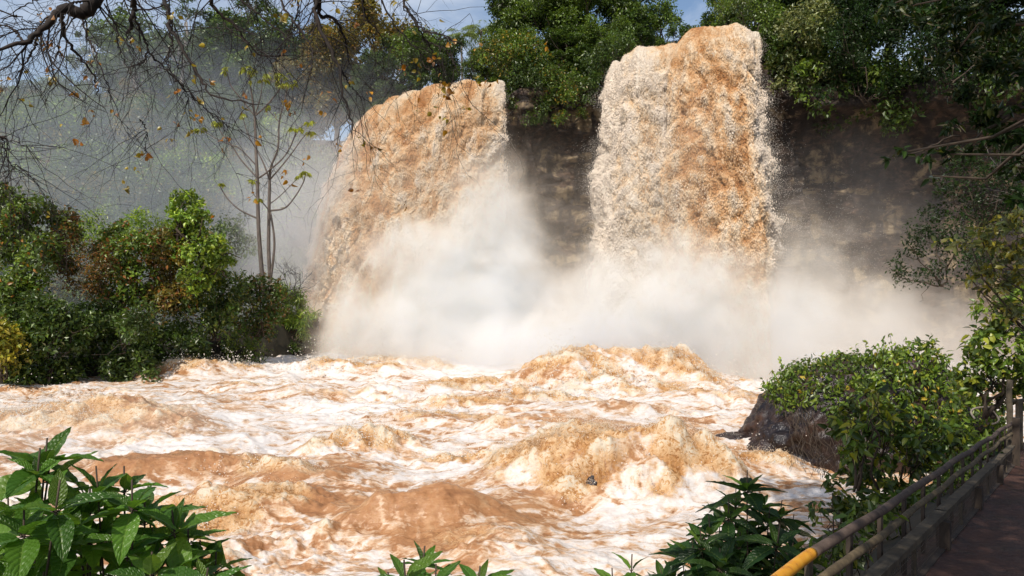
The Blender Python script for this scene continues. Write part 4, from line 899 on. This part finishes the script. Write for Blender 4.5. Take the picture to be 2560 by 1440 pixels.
overhead('dark branch fanning down toward the second waterfall', [
    ([(800,-20),(798,35),(838,50),(866,110),(872,160)], .010, .004), ([(790,-10),(788,40),(815,100),(850,170),(858,240),(880,300),(878,345)], .011, .003), ([(745,-20),(738,50),(715,80)], .006, .003), ([(900,-20),(915,40),(950,90),(970,140)], .006, .002),
    ([(1000,-20),(1020,30),(1060,75),(1110,90),(1150,110)], .006, .0025), ([(520,-20),(545,30),(585,60),(612,98),(655,138),(720,138)], .008, .003), ([(700,-10),(740,60),(780,130),(770,190)], .006, .002), ([(850,170),(880,220),(910,250)], .005, .002), ([(950,-10),(1000,80),(1060,140),(1105,190)], .005, .002), ([(600,-20),(640,30),(700,80),(735,110)], .006, .002)], 7.0, 90, G3)
overhead('thin twigs with curled leaves at the left edge', [([(-20,330),(5,345),(20,400),(60,430)], .005, .002), ([(-20,360),(20,350),(65,365)], .003, .0015), ([(-20,450),(10,430),(40,420)], .004, .0015)], 8, 8, G3)
overhead('long leaf bearing twigs hanging before the lip of the second waterfall', [([(1040,60),(1090,150),(1100,220)], .004, .002), ([(1060,100),(1120,130),(1140,180)], .004, .002), ([(1010,20),(1080,90),(1130,100)], .004, .002)], 6, 40, G3)

# ------------------------------------------------------------------ vine covered rock
def blob(c, r, rot=0, n=(150, 240), amp=.25, sc=.5, seed=0., strat=.0, pw=1.0):
    th = np.linspace(0, 2*np.pi, n[1], endpoint=False)[None]; ph = np.linspace(-np.pi/2 + .01, np.pi/2 - .01, n[0])[:, None]
    x = np.cos(ph) * np.cos(th); y = np.cos(ph) * np.sin(th); z = np.sin(ph) + 0 * th
    q = 2.6; nn_ = (np.abs(x)**q + np.abs(y)**q + np.abs(z)**q) ** (1/q); x, y, z = x/nn_, y/nn_, z/nn_
    X, Y, Z = x*r[0], y*r[1], z*r[2]
    d = 1 + amp * fbm(X*sc + seed, Y*sc, Z*sc + seed, 3) + amp * .35 * fbm(X*sc*2.5 + seed, Y*sc*2.5, Z*sc*2.5, 5, ridge=True)
    X, Y, Z = X*d, Y*d, Z*d; cr, sr = math.cos(rot), math.sin(rot)
    V = np.stack([X*cr - Y*sr, X*sr + Y*cr, Z], -1); return V, grid_faces(n[0], n[1], True)
def vine_rock():
    b = np.array([10.4, 21.6, 0]); root = empty('boulder', tuple(b), 'big dark wet boulder at the water with its top buried in green vines', 'rock')
    V, f = blob(b, (3.35, 2.3, 2.6), .15, amp=.24, sc=.7, seed=4.2)
    x = V[..., 0]; V[..., 2] *= 1 - .18 * sm(1.0, 3.4, x); V[..., 2] = V[..., 2] - .55 * sm(-1.2, -3.2, x)
    V[..., 2] += .1
    mesh_np('stone', V.reshape(-1, 3), [f], M_rock, root)
    dT = np.gradient(V, axis=0); dS = np.gradient(V, axis=1); nrm = np.cross(dS, dT); nrm /= np.linalg.norm(nrm, axis=2)[..., None] + 1e-9
    area = np.linalg.norm(np.cross(dS, dT), axis=2)
    Pw = V + b; px = 1280 + Pw[..., 0] / Pw[..., 1] * F
    # vines keep off the steep wet corner that faces the current
    lim = np.interp(V[..., 0], [-3.6, -2.6, -1.2, -.2, .6], [1.9, 1.8, 1.45, .7, -.6]) + .45 * pn(V[..., 0] * 1.3, V[..., 2] * 1.3, V[..., 1])
    ok = (V[..., 2] > lim) & (nrm[..., 2] > -.35)
    pr = (area * ok).ravel(); pr /= pr.sum(); n = 15000
    idx = rng.choice(len(pr), n, p=pr); p = V.reshape(-1, 3)[idx]; nn = nrm.reshape(-1, 3)[idx]
    lump = .46 * np.clip(.35 + 1.5 * pn(p[:, 0] * .9, p[:, 1] * .9, p[:, 2] * .9 + 5) + .5 * pn(p[:, 0] * 2.4, p[:, 1] * 2.4, p[:, 2] * 2.4), 0, 1.3)
    p = p + nn * (rng.random(n) ** .7 * lump + .03)[:, None] + rng.normal(size=(n, 3)) * .04
    col = np.array(PAL['mid'] + PAL['bright'])[rng.integers(0, 6, n)] * (rng.uniform(.6, 1.2, n) * (.6 + .8 * lump))[:, None]
    ye = rng.random(n) < .03; col[ye] = (.32, .30, .06)
    ln = rng.uniform(.09, .2, n)
    d = rng.normal(size=(n, 3)); d[:, 2] -= .9
    leaves(p, d, nn + .5 * rng.normal(size=(n, 3)) + [0, 0, .35], ln, ln * .5, col, 1, name='vine_leaves', parent=root)
    # upright shoots on the mound
    mb = MB(); P0, D, LL, CC = [], [], [], []
    for i in range(70):
        j = int(rng.choice(len(pr), p=pr)); q = V.reshape(-1, 3)[j]
        if nrm.reshape(-1, 3)[j][2] < .1: continue
        s_ = wiggle(q, q + np.array([rng.normal() * .2, rng.normal() * .2, rng.uniform(.25, .75)]), 7, .08); mb.tube(s_, np.linspace(.012, .004, 7), 3)
        for k in range(7):
            for _ in range(2): P0.append(s_[k]); D.append(rng.normal(size=3) + [0, 0, .3]); LL.append(rng.uniform(.08, .16)); CC.append(np.array(PAL['bright'][int(rng.integers(0, 3))]) * rng.uniform(.7, 1.2))
    for i in range(40):       # creepers trailing over the bare corner
        x0 = rng.uniform(-3.1, -.9); q = np.array([x0, -1.9 + rng.normal() * .2, 2.0 + .1 * x0]); q2 = q + np.array([rng.normal() * .35, -.75 - rng.random() * .2, -rng.uniform(.9, 2.0)])
        mb.tube(wiggle(q, q2, 12, .035), np.linspace(.012, .006, 12), 3)
    tag(mb.build('creepers', M_bark, root), kind='stuff'); LL = np.array(LL); leaves(np.array(P0), np.array(D), rand_dirs(len(P0), .8), LL, LL * .5, np.array(CC), 1, name='shoot_leaves', parent=root)
    # low wet rocks at its foot
    for (px, py, r, lb_) in [(1840, 1130, .62, 'small wet black rock in the foam left of the big boulder'), (1950, 1375, .35, 'dark rock poking through foam below the broad leaved bush')]:
        Yy = EYE / ((py - 720) / F) if py < 1300 else 13.2
        q = P(px, py, Yy); q[2] = .05; V, f = blob(q, (r * 1.2, r, r * .8), .4, (50, 70), .3, 1.4, px)
        o = mesh_np('rock', V.reshape(-1, 3), [f], M_rock); o.location = tuple(q); tag(o, lb_, 'rock')
    q = P(1478, 1240, 16.9); q[2] = .30; V, f = blob(q, (.26, .3, .52), .4, (60, 80), .35, 1.3, 8.); o = mesh_np('rock', V.reshape(-1, 3), [f], M_rock); o.location = tuple(q); tag(o, 'black rock showing through the big breaking wave', 'rock')
    # leaning log
    mb = MB(); a = P(2335, 900, 21.5); c = P(2440, 1090, 20.2); mb.tube(wiggle(a, c, 12, .01), np.linspace(.11, .17, 12) , 9)
    o = mb.build('fallen_log', bark_mat('ochre_bark', (.10,.05,.025), (.30,.17,.085), 5)); tag(o, 'bare ochre log leaning down the right side of the vine covered boulder', 'log')
vine_rock()

# ------------------------------------------------------------------ right bank growth
G4 = 'bushes on the right bank'
shrub('bush', 'dense bush of large dark leaves in front of the vine covered boulder', 10.5, [(2180,1015,44),(2120,1060,40),(2230,1060,50),(2300,1090,56),(2170,1110,50),(2250,1150,60),(2120,1180,50),(2330,1170,60),(2190,1220,56),(2380,1130,44),(2130,1270,44),(2260,1250,56),(2400,1200,50)], 'deep', (.15,.48), 1150, G4, res=2, accent=((.13,.20,.03),.12), stem_r=.03, dy=.4)
shrub('bush', 'young shrub with fresh yellow green leaf rosettes before the boulder', 9.6, [(2130,1070,24),(2180,985,20),(2150,1120,24),(2110,1130,16),(2200,1040,24)], 'mid', (.17,.42), 1500, G4, res=2, accent=((.20,.27,.04),.3), stem_r=.02, stems=4)
shrub('bush', 'low bright fern like bush between the boulder and the fence end', 15, [(2380,1060,26),(2420,1085,26),(2440,1110,24),(2400,1110,24),(2360,1100,24)], 'bright', (.16,.4), 1300, G4, res=1, stem_r=.02)
shrub('bush', 'tangle of small dark leaves hanging over foam beside the rail', 7.0, [(2090,1240,40),(2120,1300,44),(2060,1290,34),(2170,1330,50),(2100,1370,44),(2230,1290,50),(2300,1250,46),(2180,1390,50),(2050,1420,50),(2120,1430,50)], 'deep', (.10,.48), 1900, G4, res=1, accent=((.14,.2,.03),.08), stem_r=.016, dy=.3)
shrub('bush', 'dark low bush behind the rails near the far fence post', 9.5, [(2350,1220,40),(2400,1190,40),(2440,1150,30),(2310,1290,40),(2470,1120,24)], 'deep', (.11,.48), 1500, G4, res=1, stem_r=.02, dy=.3)
shrub('bush', 'dim ground leaves behind the near end of the rails', 4.6, [(2000,1440,60),(2080,1400,50),(2150,1350,50),(1950,1500,70),(2060,1480,60),(2200,1300,44)], 'deep', (.085,.5), 2600, G4, res=1, stem_r=.012, dy=.3, accent=((.12,.16,.03),.06))
shrub('bush', 'light green leafy shoots climbing over the right shoulder of the boulder', 21, [(2290,880,34),(2340,900,34),(2380,940,34),(2340,960,34),(2400,980,28),(2330,860,18),(2420,1020,26)], 'mid', (.2,.45), 620, G4, res=1, accent=((.2,.28,.05),.2), stem_r=.03)
shrub('bush', 'large leafy bush at the right edge above the path end', 17, [(2500,800,50),(2460,860,44),(2540,880,60),(2480,920,50),(2420,930,34),(2550,960,50),(2500,980,44),(2440,970,30),(2550,760,50),(2390,990,24)], 'mid', (.2,.5), 800, G4, res=1, accent=((.2,.28,.05),.15), stem_r=.05)
shrub('bush', 'sunlit shrub with pale drooping leaf sprays at the right edge of the frame', 13, [(2540,560,40),(2490,570,30),(2450,590,24),(2500,620,40),(2430,620,22),(2390,610,16),(2550,640,50),(2470,670,34),(2540,710,44),(2480,720,28),(2430,700,20),(2350,607,12),(2520,780,36)], 'grey', (.15,.5), 950, G4, res=1, accent=((.22,.25,.05),.25), stem_r=.035, base=(11.5, 13, 2.0), flat=.7)
o = empty('dead_branch', tuple(P(2560, 440, 11)), 'bare grey dead branch sticking in from the right edge', 'branch', None)
mb = MB(); grow_twigs(mb, np.zeros(3), np.array([-1, 0, .06]), .75, .014, 3, 3, .3, 0.0); mb.build('twigs', M_pale, o)
o = empty('dead_branch', tuple(P(2590, 480, 11)), 'pale forked dead twig just below another at the right edge', 'branch', None)
mb = MB(); grow_twigs(mb, np.zeros(3), np.array([-1, 0, -.1]), .6, .010, 2, 3, .3, 0.0); mb.build('twigs', M_pale, o)

# ------------------------------------------------------------------ shade tree over the path
def shade_tree():
    b = np.array([9.5, 3.0, 2.8]); root = empty('shade_tree', tuple(b), 'dark leafy tree reaching in over the path from the upper right', 'tree')
    cl_ = []
    for (px, py, r, Y) in [(2250,20,40,10),(2330,60,50,10),(2420,40,60,9.5),(2520,60,70,9),(2390,130,46,10),(2470,160,60,9.5),(2550,180,60,9),(2430,240,46,9.5),(2500,290,56,9),(2560,330,60,9),(2470,350,36,9),(2420,385,28,9),(2365,385,24,9),(2310,395,20,9),(2260,380,16,9),(2230,400,12,9),(2540,420,44,9),(2300,140,26,10),(2190,30,22,10.5),(2380,320,24,9.5),(2330,440,14,9), (2540,500,30,9)]:
        p = P(px, py, Y); cl_.append((p[0], p[1], p[2], r / F * Y * 1.05))
    vis = len(cl_)
    crown('leaf_sprays', cl_, 1900, (.13, .42), 'deep', root, origin=b, mat=M_leafdark, res=1, flat=.6, droop=.5, shell=.2, accent=((.12,.13,.02),.15))  # shade on these sprays is painted into the leaf colour
    hid = []
    for i in range(58):
        hid.append((rng.uniform(-.5, 9.5), rng.uniform(-4, 7.5), rng.uniform(9.5, 12.5), rng.uniform(.9, 1.6)))
    hid = [h for h in hid if h[2] - EYE > .42 * h[1] + 1.2]
    crown('canopy', hid, 400, (.2, .5), 'deep', root, origin=b, mat=M_leaf)
    mb = MB(); tr = wiggle((0,0,-1), (-1.2, .5, 8), 10, .01); mb.tube(tr, np.linspace(.32, .16, 10), 10); mb.build('trunk', M_bark, root)
    mb = MB()
    for c in hid[::2]: mb.tube(wiggle(tr[7], np.array(c[:3]) - b, 9, .03), np.linspace(.10, .02, 9), 5)
    for c in cl_[::2]: mb.tube(wiggle(tr[6], np.array(c[:3]) - b, 9, .03), np.linspace(.07, .010, 9), 5)
    p0 = P(2600, 250, 9) - b; mb.tube(wiggle(p0, P(2380, 370, 9) - b, 9, .02), np.linspace(.03, .008, 9), 5); mb.tube(wiggle(P(2400, 340, 9) - b, P(2240, 395, 9) - b, 9, .02), np.linspace(.012, .004, 9), 4)
    mb.build('boughs', M_bark, root)
shade_tree()

# ------------------------------------------------------------------ fence
def fence():
    dv = np.array([.79, 1, -.107]); L_ = np.linalg.norm(dv); dn = dv / L_; side = np.array([1, -.79, 0]); side /= np.linalg.norm(side); up = np.array([0, 0, 1.])
    F0 = np.array([1.065, 2.9, 3.875]); at = lambda y, dz=0, s=0: F0 + dv * (y - 2.9) + up * dz + side * s
    root = empty('fence', tuple(at(6, -.6)), 'weathered wooden fence with two pole rails and wire mesh panels beside the path', 'fence'); o0 = np.array(root.location)
    mW = bark_mat('weathered_pole', (.035,.022,.016), (.17,.115,.085), 7, .8, .006, (1,1,1)); mW2 = bark_mat('mossy_pole', (.04,.028,.015), (.22,.16,.085), 8, .8, .006, (1,1,1))
    mB = bark_mat('weathered_beam', (.04,.030,.019), (.15,.115,.072), 9, .85, .004, (1,1,1)); mD = bark_mat('dark_post', (.025,.017,.012), (.09,.062,.042), 9, .85, .004)
    m, nt, out = newmat('yellow_paint'); v = coords(nt); n = noise(nt, v, 14, 6, .6, .3)
    c = ramp(nt, n, [(.30, (.30,.12,.03)), (.42, (.72,.30,.02)), (.6, (.82,.38,.03)), (.8, (.86,.48,.09))]); b = N(nt, 'ShaderNodeBsdfPrincipled', i_Roughness=.45); L(nt, c, b.inputs['Base Color'])
    bp = N(nt, 'ShaderNodeBump', i_Strength=.35, i_Distance=.004); L(nt, n, bp.inputs['Height']); L(nt, bp.outputs[0], b.inputs['Normal']); L(nt, b.outputs[0], out.inputs[0]); mY = m
    def pole(name, y0, y1, dz, r, mat, sd=0, k=90, label=None, rag=.05):
        y = np.linspace(y0, y1, k); pts = F0 + dv * (y[:, None] - 2.9) + up * dz + side * sd
        pts = pts + side * (.022 * pn(y * 1.1, y * 0 + sd, 1.0 + dz))[:, None] + up * (.018 * pn(y * .9, y * 0 + 3, 7.0 + dz))[:, None]
        rr = r * (1 + rag * pn(y * 5, y * 0, dz) + rag * pn(y * 13, y * 0, dz + 4)) ; mb = MB(); mb.tube(pts - o0, rr, 20)
        o = mb.build(name, mat, root)
        if label: o['label'] = label
    pole('top_rail', 3.22, 10.75, 0, .024, mW, rag=.09); pole('painted_rail', 1.2, 3.23, 0, .025, mY, label='yellow painted end of the top rail', rag=.02)
    pole('second_rail', 1.2, 10.75, -.13, .021, mW2, .01, rag=.12)
    def beam(name, y0, y1, dz, w_, h_, mat, sd=.03):
        mb = MB(); a, c = at(y0, dz, sd) - o0, at(y1, dz, sd) - o0; k = 60; t = np.linspace(0, 1, k)
        P_ = a + (c - a) * t[:, None]; jit = .004
        ring = np.array([(-1,-1),(-.85,-1.05),(.85,-1.05),(1,-1),(1,1),(.85,1.05),(-.85,1.05),(-1,1)])
        V = P_[:, None] + side * (ring[None, :, 0] * w_ / 2)[..., None] + up * (ring[None, :, 1] * h_ / 2)[..., None] + rng.normal(size=(k, 8, 3)) * jit * .3
        mb.add(V.reshape(-1, 3), grid_faces(k, 8, True)); mb.build(name, mat, root, smooth=False)
    beam('top_beam', 1.5, 5.68, -.30, .08, .04, mB); beam('top_beam', 5.69, 10.4, -.297, .08, .04, mB)
    beam('bottom_beam', 1.5, 10.5, -.60, .07, .075, mD)
    ys = [2.4, 3.98, 5.7, 7.3, 8.9, 10.55]
    for i, y in enumerate(ys):
        mb = MB(); tl = at(y)[2] + (-.36 if i < 5 else .10); bl = path_z(y) - .6; c = at(y, 0, .045 if i < 5 else .07) - o0; mb.box((c[0], c[1], (tl + bl) / 2 - o0[2]), (.045, .045, (tl - bl) / 2), (dn[0], dn[1], 0), (side[0], side[1], 0)); mb.build('post', mD, root, smooth=False)
    for y in np.arange(2.2, 10.6, .55):       # stakes that carry the two poles
        mb = MB(); c = at(y, 0, -.055) - o0; tl = at(y)[2] - .02; mb.box((c[0], c[1], tl - .42 - o0[2]), (.028, .011, .42), (dn[0], dn[1], 0), (side[0], side[1], 0)); mb.build('stake', mB if y < 3.4 else mD, root, smooth=False)
    m, nt, out = newmat('rusty_wire'); b = N(nt, 'ShaderNodeBsdfPrincipled', i_Roughness=.5, i_Metallic=.7); b.inputs['Base Color'].default_value = (.16,.13,.11,1); L(nt, b.outputs[0], out.inputs[0])
    for a, c in zip(ys[:-1], ys[1:]):
        mb = MB(); a += .09; c -= .09
        for dz in np.arange(-.58, -.36, .045): mb.tube([at(a, dz, .03) - o0, at(c, dz, .03) - o0], .0018, 4, False)
        for y in np.arange(a, c, .036): mb.tube([at(y, -.36, .033) - o0, at(y, -.57, .033) - o0], .0018, 4, False)
        w_ = mb.build('wire_mesh', m, root)
        mb = MB()
        for y in ((a + c) / 2,): q = at(y, -.46, .03) - o0; mb.box(q, (.018, .014, .125), (dn[0], dn[1], 0), (side[0], side[1], 0))
        mb.build('slat', mB, root, smooth=False)
    # posts beyond the fence
    q = at(11.0, 0, -.05); mb = MB(); mb.tube(wiggle((0, 0, -.7), (.02, .02, .62), 10, .006), np.linspace(.05, .04, 10), 10); o = mb.build('wooden_post', mB); o.location = tuple(q); tag(o, 'thin pale upright post standing just past the far end of the fence', 'post')
    q = P(2548, 1080, 12.5); root2 = empty('handrail', tuple(q), 'short wooden rail on a post at the far right edge of the path', 'railing')
    mb = MB(); mb.box((0, 0, .1), (.04, .04, .45)); mb.build('post', mB, root2, smooth=False)
    mb = MB(); mb.tube(wiggle((-.22, 0, .52), (1.4, .3, .56), 8, .004), .035, 8); mb.build('rail', mB, root2)
    # pale curled vine by the side channel
    q = P(2462, 1045, 17); mb = MB(); t = np.linspace(0, 1, 40); a = 3.4 - t * 4.4
    mb.tube(np.stack([.28 * np.cos(a), .1 * np.sin(3 * a), .22 * np.sin(a) + .05], -1), .022, 6); o = mb.build('curled_root', M_pale); o.location = tuple(q); tag(o, 'pale curled root arching over the foam beyond the fence', 'root')
fence()

# ------------------------------------------------------------------ foreground broad leaved plants
def broad_plant(label, Y, tips, base, lf, pal, nleaf=(6, 9), name='broadleaf_plant', dy=.12, wratio=.46, group='broad leaved plants in the foreground', stem_r=.008):
    b = np.array(base, float); root = empty(name, tuple(b), label, 'plant', group)
    mb = MB(); P0, D, Nn, LL, CC = [], [], [], [], []
    for tp in tips:
        px, py = tp[:2]; sc = tp[2] if len(tp) > 2 else 1.0; yy = Y + (tp[3] if len(tp) > 3 else rng.uniform(-1, 1) * dy * Y)
        tip = P(px, py, yy) - b; mid = tip * np.array([.55, .55, .5]) + rng.normal(size=3) * .03
        st = smooth_path([np.array([rng.normal() * .05, rng.normal() * .05, -.2]), mid, tip], 16); mb.tube(st, np.linspace(stem_r, stem_r * .45, len(st)), 6)
        ax = st[-1] - st[-4]; ax /= np.linalg.norm(ax); ph = rng.uniform(0, 6.28); n = int(rng.integers(*nleaf))
        s1 = np.cross(ax, [.3, .9, .1]); s1 /= np.linalg.norm(s1); s2 = np.cross(ax, s1)
        for i in range(n):
            a = ph + i * 2.4; q = i / max(1, n - 1); el = 1.05 - 1.35 * q + rng.normal() * .14       # inner leaves upright, outer ones spread
            radial = math.cos(a) * s1 + math.sin(a) * s2; d = radial * math.cos(el) + ax * math.sin(el); back = .004 + .24 * lf * q * 1.7 * sc
            j = np.clip(len(st) - 1 - back / (np.linalg.norm(st[1] - st[0]) + 1e-6), 0, len(st) - 1); p0 = st[int(j)]
            pt = p0 + d * lf * .10; mb.tube([p0, pt], [stem_r * .35, stem_r * .25], 4, False)
            P0.append(pt); D.append(d); Nn.append(ax * math.cos(el) - radial * math.sin(el) + rng.normal(size=3) * .16); LL.append(lf * sc * (.62 + .48 * min(1, q * 1.6)) * rng.uniform(.8, 1.15))
            young = q < .25; c = np.array(PAL['bright' if young else pal][int(rng.integers(0, 3))]); CC.append(c * rng.uniform(.75, 1.2))
    mb.build('stems', M_bark, root); LL = np.array(LL); P0 = np.array(P0); D = np.array(D); Nn = np.array(Nn)
    leaves(P0, D, Nn, LL, LL * wratio, np.array(CC), 3, fold=.16, curl=rng.uniform(.12, .38, len(LL)), mat=M_broad, parent=root, wave=.5)
    return root
PAL['leafy'] = [(.09,.22,.03), (.14,.30,.035), (.20,.37,.05)]
PAL['glossy'] = [(.018,.060,.016), (.030,.085,.020), (.055,.12,.025)]
broad_plant('tall sunlit plant with large ribbed leaves in the lower left corner', 3.0, [(128,1135,1.25,0),(118,1095,1.1,0),(100,1120,.6,-.1),(60,1270,1.1),(150,1200,.9),(-10,1290,1.),(100,1350,1),(20,1350,1),(170,1300,1),(60,1460,1),(-20,1330,1.),(90,1220,.9),(200,1330,.9),(150,1335,.9),(20,1240,1.0),(110,1430,1.0),(30,1400,1.0),(190,1420,.9)], (-2.05, 3.0, 2.4), .20, 'leafy')
broad_plant('bright green leafy plant right of the tallest lower left plant', 3.1, [(240,1165,1.0,-.1),(310,1165,.9),(225,1220,1),(170,1260,1),(250,1330,1),(330,1200,.9),(250,1440,1),(380,1380,1),(180,1240,.9),(320,1340,.95),(420,1440,.9),(380,1320,.9),(300,1300,1.0),(362,1250,1.0,.1),(280,1390,1.05),(350,1420,1.0),(225,1290,.8)], (-1.6, 3.1, 2.4), .20, 'leafy')
broad_plant('low plant with spreading green leaves at the right end of the lower left clump', 3.1, [(430,1275,1.0),(370,1215,1.0),(470,1310,1),(520,1420,1),(430,1290,1.05),(400,1370,.95),(540,1380,.9),(450,1390,.9),(500,1350,.95),(470,1420,1.0),(545,1425,.8),(590,1440,.6)], (-1.35, 3.1, 2.4), .20, 'leafy')
broad_plant('small sprig of narrow leaves rising at the bottom centre of the frame', 3.2, [(1062,1365,.8,0),(1010,1400,.9),(1090,1410,.8),(1200,1415,.9),(970,1430,.8),(1060,1430,.9),(1150,1440,.9),(1030,1450,.9)], (-.33, 3.2, 2.4), .19, 'leafy', (6, 9), wratio=.34)
broad_plant('small sprig with curled glossy leaves left of the dark broad leaved bush', 4.0, [(1580,1385,.85,0),(1530,1420,.75),(1640,1440,.8)], (.68, 4.0, 2.0), .20, 'leafy', (4, 7), wratio=.36)
broad_plant('dark green broad leaved bush with pointed leaves left of the yellow rail', 5.0, [(1868,1175,1.05,0),(1840,1215,.9),(1900,1225,.9),(1800,1260,.9),(1955,1250,.9),(1890,1290,.9),(1950,1310,1),(1750,1320,.9),(1850,1330,1),(1930,1390,1),(1800,1370,1),(1990,1380,1),(1740,1400,1),(1700,1360,.9),(1650,1420,.9),(1822,1245,.9),(1925,1265,.95),(1772,1290,.85),(1860,1300,1),(1985,1285,.85),(1730,1350,.9),(1820,1350,1.0),(1910,1345,1.0),(1680,1400,.85),(1775,1405,1.0),(1860,1400,1.0),(1945,1400,1),(1985,1345,.9),(2010,1410,.9),(1720,1440,.9),(1820,1450,.9),(1900,1450,.9),(1790,1330,.8,.4),(1880,1370,.9,.4),(1950,1330,.9,.4)], (1.5, 5.0, 1.2), .25, 'glossy', (8, 13), wratio=.38)

# splashes thrown up by the breaking waves
def splashes():
    root = empty('splash', (2.4, 17, 0), 'pale drops and froth thrown up by the big breaking waves', 'splash'); pts = []
    tag(root, kind='stuff')
    for (x, y, a, b_, h, tb, br) in MOUNDS:
        if tb < .6: continue
        n = int(700 * a * b_ * tb * (1.6 if y < 20 else 1)); u = rng.normal(size=(n, 2)) * .5
        z = h * np.exp(-(u ** 2).sum(1)) + rng.exponential(.14 if y < 20 else .3, n) + .05
        pts.append(np.stack([x + u[:, 0] * a, y + u[:, 1] * b_, z], -1))
    pts = np.concatenate(pts); c = pn(pts[:, 0] * 1.6, pts[:, 1] * 1.6, pts[:, 2] * 1.6) > -.05; pts = pts[c]
    droplets('drops', pts - np.array(root.location), rng.uniform(.008, .022, len(pts)) * (pts[:, 1] / 20 + .3), root)
    # fine drops drifting up right of the brown waterfall
    n = 9000; u = rng.normal(size=(n, 3)); q = P(2040, 690, 40.5) + u * np.array([1.7, 1.4, 2.1]); r2 = empty('drop_cloud', (16.6, 40.5, 5.6), 'fine sparkling drops above the spray right of the brown waterfall', 'spray'); tag(r2, kind='stuff')
    droplets('drops', q - np.array(r2.location), rng.uniform(.006, .016, n), r2)
splashes()

def river_froth():
    """beads and flecks of froth riding on the broken water"""
    root = empty('surface_froth', (0, 17, 0), 'beads of pale froth on the broken brown waves', 'froth'); tag(root, kind='stuff')
    V, nr, nc = RV, RV.shape[0], RV.shape[1]
    dS = np.gradient(V, axis=1); dT = np.gradient(V, axis=0); cr = np.cross(dS, dT); ar = np.linalg.norm(cr, axis=2); nn = cr / (ar[..., None] + 1e-9)
    fr = np.clip(RF - .30, 0, 1) ** 2 * (V[..., 1] > 11.5) * (V[..., 1] < 46) * (np.abs(V[..., 0]) < .74 * V[..., 1])
    pat = np.clip(.5 + 1.5 * pn(V[..., 0] * 1.3, V[..., 1] * 1.3, V[..., 2] * 1.3), .08, 1.4)
    w_ = (ar / V[..., 1] ** 2 * fr * pat).ravel(); w_ /= w_.sum(); n = 55000
    idx = rng.choice(len(w_), n, p=w_); p = V.reshape(-1, 3)[idx]; q = nn.reshape(-1, 3)[idx]; Yd = p[:, 1]
    fv = RF.ravel()[idx]; h = rng.exponential(.06, n) * np.clip(fv, .2, 1) * (.5 + Yd / 20)
    st = rng.normal(size=(n, 3)) * .012 * (Yd / 17)[:, None]
    pp = p + q * h[:, None] + st; lv = RL.ravel()[idx]
    g = np.clip(.15 + .62 * lv + 2.2 * h + rng.normal(size=n) * .13 + .25 * pn(p[:, 0] * .8, p[:, 1] * .8, 3.0), 0, 1)
    tn = np.stack([np.interp(g, [0, .35, .65, 1], k) for k in ([.60, .82, .94, .97], [.30, .52, .74, .88], [.11, .27, .50, .74])], -1)
    droplets('froth', pp - np.array(root.location), rng.uniform(.3, 1.0, n) ** 2 * .012 * (Yd / 17) , root, tint=tn, tall=1.1)
river_froth()
